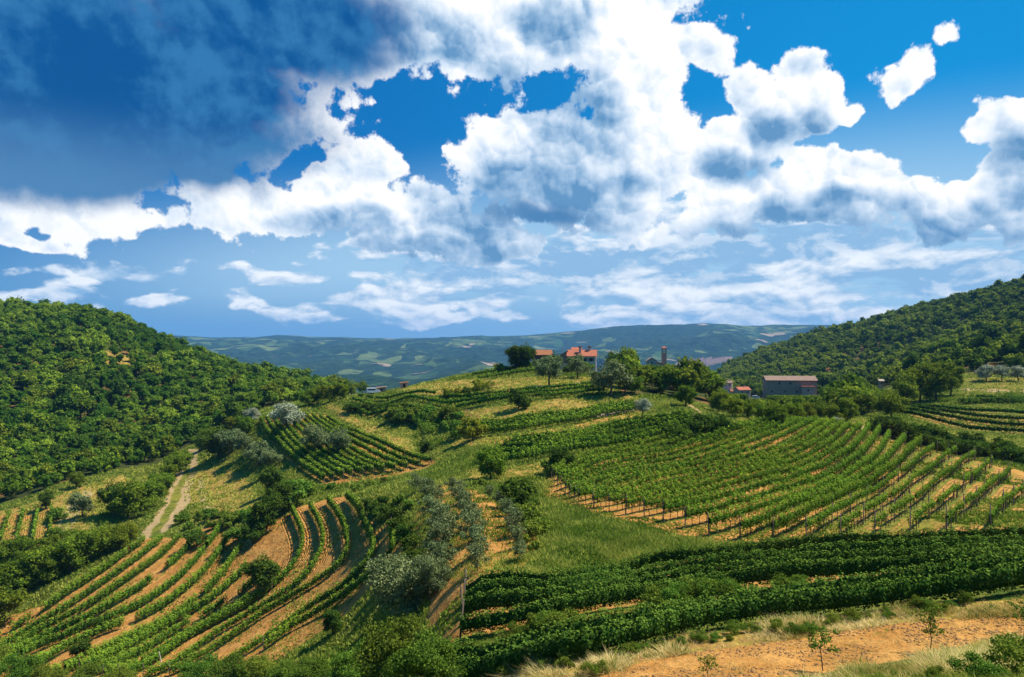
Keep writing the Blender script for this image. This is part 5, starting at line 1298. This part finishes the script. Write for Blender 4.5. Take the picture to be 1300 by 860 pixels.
class MB:
    def __init__(s): s.V = []; s.Fc = []
    def box(s, x0, y0, z0, x1, y1, z1):
        o = len(s.V); s.V += [(x0, y0, z0), (x1, y0, z0), (x1, y1, z0), (x0, y1, z0), (x0, y0, z1), (x1, y0, z1), (x1, y1, z1), (x0, y1, z1)]
        s.Fc += [(o, o + 3, o + 2, o + 1), (o + 4, o + 5, o + 6, o + 7), (o, o + 1, o + 5, o + 4), (o + 1, o + 2, o + 6, o + 5), (o + 2, o + 3, o + 7, o + 6), (o + 3, o, o + 4, o + 7)]
        return s
    def gable(s, x0, y0, x1, y1, z, rise, axis='x', t=0.18, over=0.35):
        """two pitched slabs, ridge along axis"""
        x0 -= over; x1 += over; y0 -= over; y1 += over
        if axis == 'x':
            ym = (y0 + y1) / 2
            prof = [(y0, z - 0.05), (ym, z + rise), (y1, z - 0.05), (y1, z - 0.05 + t), (ym, z + rise + t * 1.3), (y0, z - 0.05 + t)]
            A = [(x0, a, b) for a, b in prof]; B = [(x1, a, b) for a, b in prof]
        else:
            xm = (x0 + x1) / 2
            prof = [(x0, z - 0.05), (xm, z + rise), (x1, z - 0.05), (x1, z - 0.05 + t), (xm, z + rise + t * 1.3), (x0, z - 0.05 + t)]
            A = [(a, y1, b) for a, b in prof]; B = [(a, y0, b) for a, b in prof]
        o = len(s.V); s.V += A + B; n = 6
        s.Fc += [(o, o + 1, o + 4, o + 5), (o + 1, o + 2, o + 3, o + 4), (o + n, o + n + 5, o + n + 4, o + n + 1), (o + n + 1, o + n + 4, o + n + 3, o + n + 2)]
        for i in range(n):
            j = (i + 1) % n; s.Fc.append((o + i, o + n + i, o + n + j, o + j))
        return s
    def tri_wall(s, pts, t, axis):
        """thin upright triangle under a gable; pts are three (h, z), axis tells the plane"""
        o = len(s.V)
        for d in t: s.V += [((d, h, z) if axis == 'x' else (h, d, z)) for h, z in pts]
        s.Fc += [(o, o + 1, o + 2), (o + 5, o + 4, o + 3), (o, o + 3, o + 4, o + 1), (o + 1, o + 4, o + 5, o + 2), (o + 2, o + 5, o + 3, o)]
        return s
    def prism(s, poly, y0, y1):
        n = len(poly); o = len(s.V)
        s.V += [(x, y0, z) for x, z in poly] + [(x, y1, z) for x, z in poly]
        s.Fc += [tuple(o + i for i in range(n))[::-1], tuple(o + n + i for i in range(n))]
        s.Fc += [(o + i, o + (i + 1) % n, o + n + (i + 1) % n, o + n + i) for i in range(n)]
        return s
    def cyl(s, cx, cy, cz, r, w, n=14):
        o = len(s.V)
        for d in (-w / 2, w / 2): s.V += [(cx + r * math.cos(6.2832 * i / n), cy + d, cz + r * math.sin(6.2832 * i / n)) for i in range(n)]
        s.Fc += [tuple(o + i for i in range(n))[::-1], tuple(o + n + i for i in range(n))]
        s.Fc += [(o + i, o + (i + 1) % n, o + n + (i + 1) % n, o + n + i) for i in range(n)]
        return s
    def build(s, name, mat, parent=None, bevel=0.0):
        me = bpy.data.meshes.new(name); me.from_pydata(s.V, [], s.Fc); me.materials.append(mat)
        import bmesh
        bm = bmesh.new(); bm.from_mesh(me); bmesh.ops.recalc_face_normals(bm, faces=bm.faces)
        if bevel: bmesh.ops.bevel(bm, geom=bm.edges[:], offset=bevel, segments=2, affect='EDGES', clamp_overlap=True)
        bm.to_mesh(me); bm.free()
        return link(name, me, parent)

def window(parent, x, y, z, w, h, face='y', shutters=False):
    """frame set in the wall, its pane a sub-part; x,y,z = middle of the opening's foot on the wall face"""
    d = 0.06
    if face == 'y':
        f = MB().box(x - w / 2 - 0.08, y - d, z - 0.08, x + w / 2 + 0.08, y + 0.1, z).box(x - w / 2 - 0.08, y - d, z + h, x + w / 2 + 0.08, y + 0.1, z + h + 0.08) \
            .box(x - w / 2 - 0.08, y - d, z, x - w / 2, y + 0.1, z + h).box(x + w / 2, y - d, z, x + w / 2 + 0.08, y + 0.1, z + h).build('window', M_BEIGE, parent)
        MB().box(x - w / 2, y - 0.02, z, x + w / 2, y + 0.05, z + h).build('pane', M_DARKW, f)
        if shutters:
            MB().box(x - w / 2 - 0.09 - w / 2, y - 0.07, z - 0.02, x - w / 2 - 0.09, y - 0.01, z + h + 0.02).build('shutter', M_SHUT, f)
            MB().box(x + w / 2 + 0.09, y - 0.07, z - 0.02, x + w / 2 + 0.09 + w / 2, y - 0.01, z + h + 0.02).build('shutter', M_SHUT, f)
    else:
        s = 1 if face == 'x' else -1
        a, b = sorted((x - 0.05 * s, x + d * s)); f = MB().box(a, y - w / 2 - 0.08, z - 0.08, b, y + w / 2 + 0.08, z + h + 0.08).build('window', M_BEIGE, parent)
        a, b = sorted((x + d * s * 0.9, x + (d + 0.02) * s)); MB().box(a, y - w / 2, z, b, y + w / 2, z + h).build('pane', M_DARKW, f)

def site(px, Y, dz=0.0):
    X = (px - CX) / F * Y
    return (X, Y, float(ground_z(X, Y)) + dz)

def zpy(py, Y): return -(py - CY) / F * Y

# farmhouse on the hilltop
Y = 236.0; x0, _, g = site(739, Y); KEEP_OFF.append((x0, Y, 16))
h = empty('farmhouse', (x0, Y, g), math.radians(-8)); tag(h, 'pink red roofed farmhouse with two chimneys on the hilltop', 'house')
top = zpy(452.5, Y) - g                      # eaves of the main block above its ground
MB().box(-4.8, -3.4, -1.5, 4.8, 3.6, top).tri_wall([(-3.4, top), (3.6, top), (0.1, top + 1.9)], (-4.8, -4.6), 'x').tri_wall([(-3.4, top), (3.6, top), (0.1, top + 1.9)], (4.6, 4.8), 'x').build('wall', M_WHITE, h)
rf = MB().gable(-4.8, -3.4, 4.8, 3.6, top, 2.0).build('roof', M_TILE, h)
for cx, cy in ((-0.6, -1.6), (2.5, -0.3)):
    c = MB().box(cx - 0.4, cy - 0.35, top + 0.6, cx + 0.4, cy + 0.35, top + 3.0).build('chimney', M_BEIGE, rf)
    MB().box(cx - 0.58, cy - 0.5, top + 3.0, cx + 0.58, cy + 0.5, top + 3.45).build('chimney_cap', M_TILE, rf)
MB().box(-3.6, 3.6, -1.5, -0.6, 6.4, top + 2.1).build('rear_wing_wall', M_WHITE, h)
MB().gable(-3.6, 3.6, -0.6, 6.4, top + 2.1, 0.7).build('rear_wing_roof', M_TILE, h)
MB().box(-8.2, -1.2, -1.5, -4.8, 4.4, top - 0.2).tri_wall([(-8.2, top - 0.2), (-4.8, top - 0.2), (-4.8, top + 1.9)], (-1.2, -1.0), 'y').build('side_wing_wall', M_STONE, h)
MB().prism([(-8.6, top - 0.35), (-4.81, top + 1.9), (-4.81, top + 2.1), (-8.6, top - 0.15)], -1.6, 4.8).build('side_wing_roof', M_TILEB, h)
MB().box(-7.6, -4.4, -1.5, -4.9, -1.3, top - 2.2).build('porch_wall', M_BEIGE, h)
MB().prism([(-7.9, top - 2.15), (-4.82, top - 1.5), (-4.82, top - 1.35), (-7.9, top - 2.0)], -4.8, -1.25).build('porch_roof', M_TILEB, h)
for wx in (-3.4, -1.2, 1.0, 3.2): window(h, wx, -3.4, top - 1.6, 0.8, 1.1, shutters=True)
for wx in (-2.4, 2.2): window(h, wx, -3.4, top - 4.1, 0.9, 1.3, shutters=True)
window(h, 4.8, 0.2, top - 1.6, 0.8, 1.1, 'x')
window(h, -2.9, 3.6, top + 1.0, 0.5, 0.5); window(h, -1.4, 3.6, top + 1.0, 0.5, 0.5)
# barn
Y = 244.0; x0, _, g = site(688, Y); KEEP_OFF.append((x0, Y, 10))
b = empty('barn', (x0, Y, g), math.radians(6)); tag(b, 'dark barn with a rusty tiled roof left of the farmhouse', 'barn')
top = zpy(451, Y) - g
MB().box(-3.3, -2.6, -1.5, 3.3, 2.6, top).tri_wall([(-2.6, top), (2.6, top), (0, top + 1.6)], (-3.3, -3.1), 'x').tri_wall([(-2.6, top), (2.6, top), (0, top + 1.6)], (3.1, 3.3), 'x').build('wall', M_PLANK, b)
MB().gable(-3.3, -2.6, 3.3, 2.6, top, 1.65).build('roof', M_TILEO, b)
MB().box(-1.1, -2.68, 0, 1.1, -2.605, 2.3).build('door', M_DARKW, b)
# old stone hall in the valley
Y = 425.0; x0, _, g = site(1002, Y); KEEP_OFF.append((x0, Y, 21)); KEEP_OFF.append((x0, Y - 20, 16)); KEEP_OFF.append((x0, Y - 40, 14)); KEEP_OFF.append((x0 - 4, Y - 60, 12))
h = empty('stone_hall', (x0, Y, g), math.radians(-7)); tag(h, 'long grey stone hall with a low brown roof in the valley', 'building')
top = zpy(483, Y) - g
MB().box(-14.8, -5, -3, 14.8, 5.5, top).tri_wall([(-5, top), (5.5, top), (0.25, top + 2.4)], (-14.8, -14.5), 'x').tri_wall([(-5, top), (5.5, top), (0.25, top + 2.4)], (14.5, 14.8), 'x').build('wall', M_STONE, h)
MB().gable(-14.8, -5, 14.8, 5.5, top, 2.4, t=0.3, over=0.6).build('roof', M_TILEB, h)
MB().box(-14.9, -5.25, top - 3.4, 5.0, -5.003, top - 3.1).build('string_course', M_STONEW, h)
MB().box(5.2, -8.5, -3, 12.6, -5.003, top - 3.4).build('annex_wall', M_STONEW, h)
MB().prism([(4.9, top - 3.35), (12.9, top - 3.35), (12.9, top - 3.05), (4.9, top - 3.05)], -8.9, -5.27).build('annex_roof', M_TILE, h)
for wx in (-7.2, -0.6): window(h, wx, -5.0, top - 2.3, 1.0, 1.5)
for wx in (-11.5, -4.0, 3.0): window(h, wx, -5.0, top - 7.3, 0.9, 1.3)
window(h, 8.8, -8.5, top - 6.2, 0.9, 1.2); window(h, 14.8, 0.0, top - 3.5, 1.2, 1.8, 'x')
MB().box(-2.2, -5.1, 0, -0.4, -5.003, 2.6).build('door', M_SHUT, h)
# village house, white
def house(name, px, Y, w, d, eave_py, rise, wallm, roofm, label, rz, axis='x', wins=((-0.25, 0.5), (0.25, 0.5)), chim=True, keep=9):
    x0, _, g = site(px, Y); KEEP_OFF.append((x0, Y, keep)); KEEP_OFF.append((x0 * (Y - 12) / Y, Y - 12, keep * 0.8)); KEEP_OFF.append((x0 * (Y - 24) / Y, Y - 24, keep * 0.6))
    h = empty(name, (x0, Y, g), math.radians(rz)); tag(h, label, 'house'); top = max(2.6, zpy(eave_py, Y) - g)
    m = MB().box(-w / 2, -d / 2, -2.5, w / 2, d / 2, top)
    if axis == 'x':
        for a in ((-w / 2, -w / 2 + 0.2), (w / 2 - 0.2, w / 2)): m.tri_wall([(-d / 2, top), (d / 2, top), (0, top + rise)], a, 'x')
    else:
        for a in ((-d / 2, -d / 2 + 0.2), (d / 2 - 0.2, d / 2)): m.tri_wall([(-w / 2, top), (w / 2, top), (0, top + rise)], a, 'y')
    m.build('wall', wallm, h)
    rf = MB().gable(-w / 2, -d / 2, w / 2, d / 2, top, rise + 0.05, axis).build('roof', roofm, h)
    if chim: MB().box(w * 0.18, -0.4, top + rise * 0.3, w * 0.18 + 0.7, 0.3, top + rise + 1.1).build('chimney', wallm, rf)
    for fx, fz in wins: window(h, fx * w, -d / 2, top - 1.9 if fz > 0 else top - 4.6, 0.8, 1.1)
    MB().box(-0.5, -d / 2 - 0.06, 0, 0.5, -d / 2 - 0.003, 2.1).build('door', M_SHUT, h)
    return h
house('white_house', 924, 455, 5.4, 6, 486, 1.3, M_WHITE, M_TILEB, 'narrow white village house with a grey brown roof left of the stone hall', -20)
house('red_roof_house', 942, 440, 8.5, 6.5, 495, 1.7, M_BEIGE, M_TILE, 'low village house with an orange red roof next to the white house', 15)
house('red_roof_house', 933, 447, 5.5, 5, 497, 1.2, M_BEIGE, M_TILEO, 'small shed like house with a red roof between the two village houses', -10, chim=False, wins=((0.25, 0.5),))
# church on the ridge: nave, porch and bell tower
Y = 395.0; x0, _, g = site(836, Y); KEEP_OFF.append((x0 - 2, Y, 11))
for k in range(1, 9): KEEP_OFF.append((x0 * (Y - 12 * k) / Y, Y - 12 * k, 3.5))
h = empty('church', (x0, Y, g), math.radians(-6)); tag(h, 'little church with a brown nave roof behind the trees, below its bell tower', 'church')
top = zpy(458.5, Y) - g
MB().box(-6.8, -2.6, -2, -1.2, 2.6, top).tri_wall([(-6.8, top), (-1.2, top), (-4, top + 1.9)], (-2.6, -2.4), 'y').tri_wall([(-6.8, top), (-1.2, top), (-4, top + 1.9)], (2.4, 2.6), 'y').build('wall', M_STONEW, h)
MB().gable(-6.8, -2.6, -1.2, 2.6, top, 1.95, 'y').build('roof', M_TILEB, h)
MB().box(-1.15, -2.2, -2, 3.0, 2.2, top - 1.6).build('side_wall', M_STONEW, h)
MB().prism([(-1.15, top - 1.6), (3.3, top - 1.6), (3.3, top - 1.3), (-1.15, top - 0.4)], -2.6, 2.6).build('side_roof', M_TILE, h)
window(h, -4.0, -2.6, top - 1.6, 0.7, 1.1)
x1, _, g1 = site(843, Y + 5); t = empty('bell_tower', (x1, Y + 5, g1), math.radians(-6)); tag(t, 'slender stone bell tower with arched openings rising behind the valley trees', 'tower')
tt = zpy(441.5, Y + 5) - g1
MB().box(-1.35, -1.35, -2, 1.35, 1.35, tt - 2.9).build('shaft', M_STONE, t)
bf = MB()
for sx in (-1, 1):
    for sy in (-1, 1): bf.box(sx * 1.35 - (0.5 if sx > 0 else 0), sy * 1.35 - (0.5 if sy > 0 else 0), tt - 2.9, sx * 1.35 + (0.5 if sx < 0 else 0), sy * 1.35 + (0.5 if sy < 0 else 0), tt - 1.1)
bf.box(-1.35, -1.35, tt - 1.1, 1.35, 1.35, tt - 0.5).build('belfry', M_STONE, t)
MB().box(-1.6, -1.6, tt - 0.5, 1.6, 1.6, tt - 0.3).build('cornice', M_STONEW, t)
me = bpy.data.meshes.new('spire'); me.from_pydata([(-1.5, -1.5, tt - 0.3), (1.5, -1.5, tt - 0.3), (1.5, 1.5, tt - 0.3), (-1.5, 1.5, tt - 0.3), (0, 0, tt + 0.9)], [], [(0, 1, 4), (1, 2, 4), (2, 3, 4), (3, 0, 4), (3, 2, 1, 0)])
me.materials.append(M_TILE); link('roof', me, t)
me = bpy.data.meshes.new('bell'); me = tubes('bell', [[(0, 0, tt - 2.5, 0.45), (0, 0, tt - 2.1, 0.34), (0, 0, tt - 1.7, 0.14)]], M_PLANK, 10); link('bell', me, t)
# wayside shrine
Y = 300.0; x0, _, g = site(1118, Y); KEEP_OFF.append((x0, Y, 6))
for k in range(1, 5): KEEP_OFF.append((x0 * (Y - 10 * k) / Y, Y - 10 * k, 4.5))
s_ = empty('wayside_shrine', (x0, Y, g)); tag(s_, 'small pillar shrine with an overhanging pale roof left of the right hand trees', 'shrine')
top = zpy(484, Y) - g
MB().box(-0.75, -0.75, -1, 0.75, 0.75, top).build('pillar', M_STONE, s_)
MB().box(-1.0, -1.0, -1, 1.0, 1.0, 0.5).build('plinth', M_STONEW, s_)
MB().gable(-1.0, -1.0, 1.0, 1.0, top, 0.6, 'x', over=0.25).build('roof', M_STONEW, s_)
MB().box(-0.35, -0.80, top - 1.3, 0.35, -0.752, top - 0.4).build('niche', M_DARKW, s_)
# vehicles
def car(px, Y, label, name, rz, mat, van=True):
    x0, _, g = site(px, Y)
    c = empty(name, (x0, Y, g), math.radians(rz)); tag(c, label, 'van' if van else 'car')
    bodyp = [(-2.2, 0.35), (2.15, 0.35), (2.25, 0.75), (2.1, 1.05), (1.35, 1.2), (0.75, 1.9), (-2.1, 1.95), (-2.25, 1.1)]
    MB().prism(bodyp, -0.9, 0.9).build('body', mat, c, 0.06)
    MB().prism([(1.30, 1.24), (0.78, 1.84), (0.74, 1.84), (1.24, 1.22)], -0.78, 0.78).build('windscreen', M_GLASS, c)
    for sy in (-1, 1):
        a, b_ = sorted((sy * 0.903, sy * 0.915)); MB().box(-1.9, a, 1.25, 0.55, b_, 1.75).build('side_window', M_GLASS, c)
        for wx in (-1.4, 1.4):
            w = MB().cyl(wx, sy * 0.86, 0.33, 0.33, 0.2).build('wheel', M_TYRE, c); MB().cyl(wx, sy * 0.955, 0.33, 0.18, 0.03).build('rim', M_CARW, w)
    for sy in (-0.6, 0.6): MB().box(2.16, sy - 0.15, 0.72, 2.27, sy + 0.15, 0.92).build('headlight', M_WHITE, c)
car(474, 222, 'small white van parked at the end of the saddle below the ridge trees', 'parked_van', 20, M_CARW)
car(960, 418, 'white car parked beside the village houses left of the stone hall', 'parked_car', -10, M_CARW, False)
# hut near the van, ruin on the crest
def hut(px, Y, w, hh, label, wallm, roofm, rz=10):
    x0, _, g = site(px, Y); h = empty('hut', (x0, Y, g), math.radians(rz)); tag(h, label, 'hut')
    MB().box(-w / 2, -1.3, -0.8, w / 2, 1.3, hh).build('wall', wallm, h)
    MB().prism([(-w / 2 - 0.3, hh), (w / 2 + 0.3, hh + 0.25), (w / 2 + 0.3, hh + 0.4), (-w / 2 - 0.3, hh + 0.15)], -1.6, 1.6).build('roof', roofm, h)
    MB().box(-0.4, -1.36, 0, 0.4, -1.303, min(1.7, hh - 0.2)).build('door', M_DARKW, h)
hut(484, 224, 3.0, 1.5, 'low dark hut beside the parked white van', M_STONE, M_TILEB)
hut(513, 226, 2.4, 1.7, 'tiny brown stone hut on the crest left of the yellow bushes', M_STONEW, M_TILEO)
# tumbled dry stone walls on the terraces
def stone_wall(pts, hgt, label, step=0.55):
    L = line_px(pts, step); rg = np.random.default_rng(int(pts[0][0]))
    base = np.array([L[0][0], L[0][1], float(ground_z(*L[0]))]); V, Fc = [], []; cv, cf = ico(1)
    for p in L:
        for k in range(max(1, int(hgt / 0.35))):
            r = rg.uniform(0.22, 0.38); c = np.array([p[0] + rg.normal() * 0.12, p[1] + rg.normal() * 0.15, float(ground_z(p[0], p[1])) + 0.1 + k * 0.32]) - base
            Fc.append(cf + len(V) * len(cv)); V.append(cv * np.array([r * 1.4, r, r * 0.8]) * rg.uniform(0.85, 1.15, (len(cv), 1)) + c)
    e = link('dry_stone_wall', mesh_np('dry_stone_wall', np.vstack(V), np.vstack(Fc), M_STONEW), None, base); tag(e, label, 'wall')
stone_wall([(672, 493), (700, 492), (735, 489)], 0.9, 'tumbled dry stone wall between the hilltop olive trees')
stone_wall([(745, 532), (780, 527), (808, 521)], 0.8, 'low dry stone wall at the right end of the bank under the upper strip')
# pale stake leaning at the bottom of the lower left rows
p = spot(207, 852); e = link('white_stake', tubes('white_stake', [[(0, 0, -0.1, 0.06), (-0.5, 0, 2.4, 0.05)]], M_WHITE, 6), None, p); tag(e, 'pale leaning stake among the vines at the bottom left', 'stake')

# ------------------------------------------------------------------ the air between here and the far hills
def haze():
    m = bpy.data.materials.new('haze'); m.use_nodes = True; m.node_tree.nodes.clear(); T = NT(m.node_tree)
    v = T.new('ShaderNodeVolumePrincipled'); v.inputs['Color'].default_value = HAZE_COL + (1,)
    v.inputs['Density'].default_value = HAZE_D; v.inputs['Anisotropy'].default_value = 0.0
    o = T.new('ShaderNodeOutputMaterial'); T.l.new(v.outputs[0], o.inputs['Volume'])
    zt = float(max(Zg.max() + 30, 40)); zb = float(Zg.min()) - 1.0; x = float(np.abs(_Xg).max()) + 50
    ob = MB().box(-x, -200, zb, x, 9100, zt).build('haze', m); tag(ob, 'thin blue air over the valley and the distant hills', 'haze', kind='stuff')
HAZE_COL = (0.20, 0.52, 1.0); HAZE_D = 0.75e-4
haze()
build_woods()
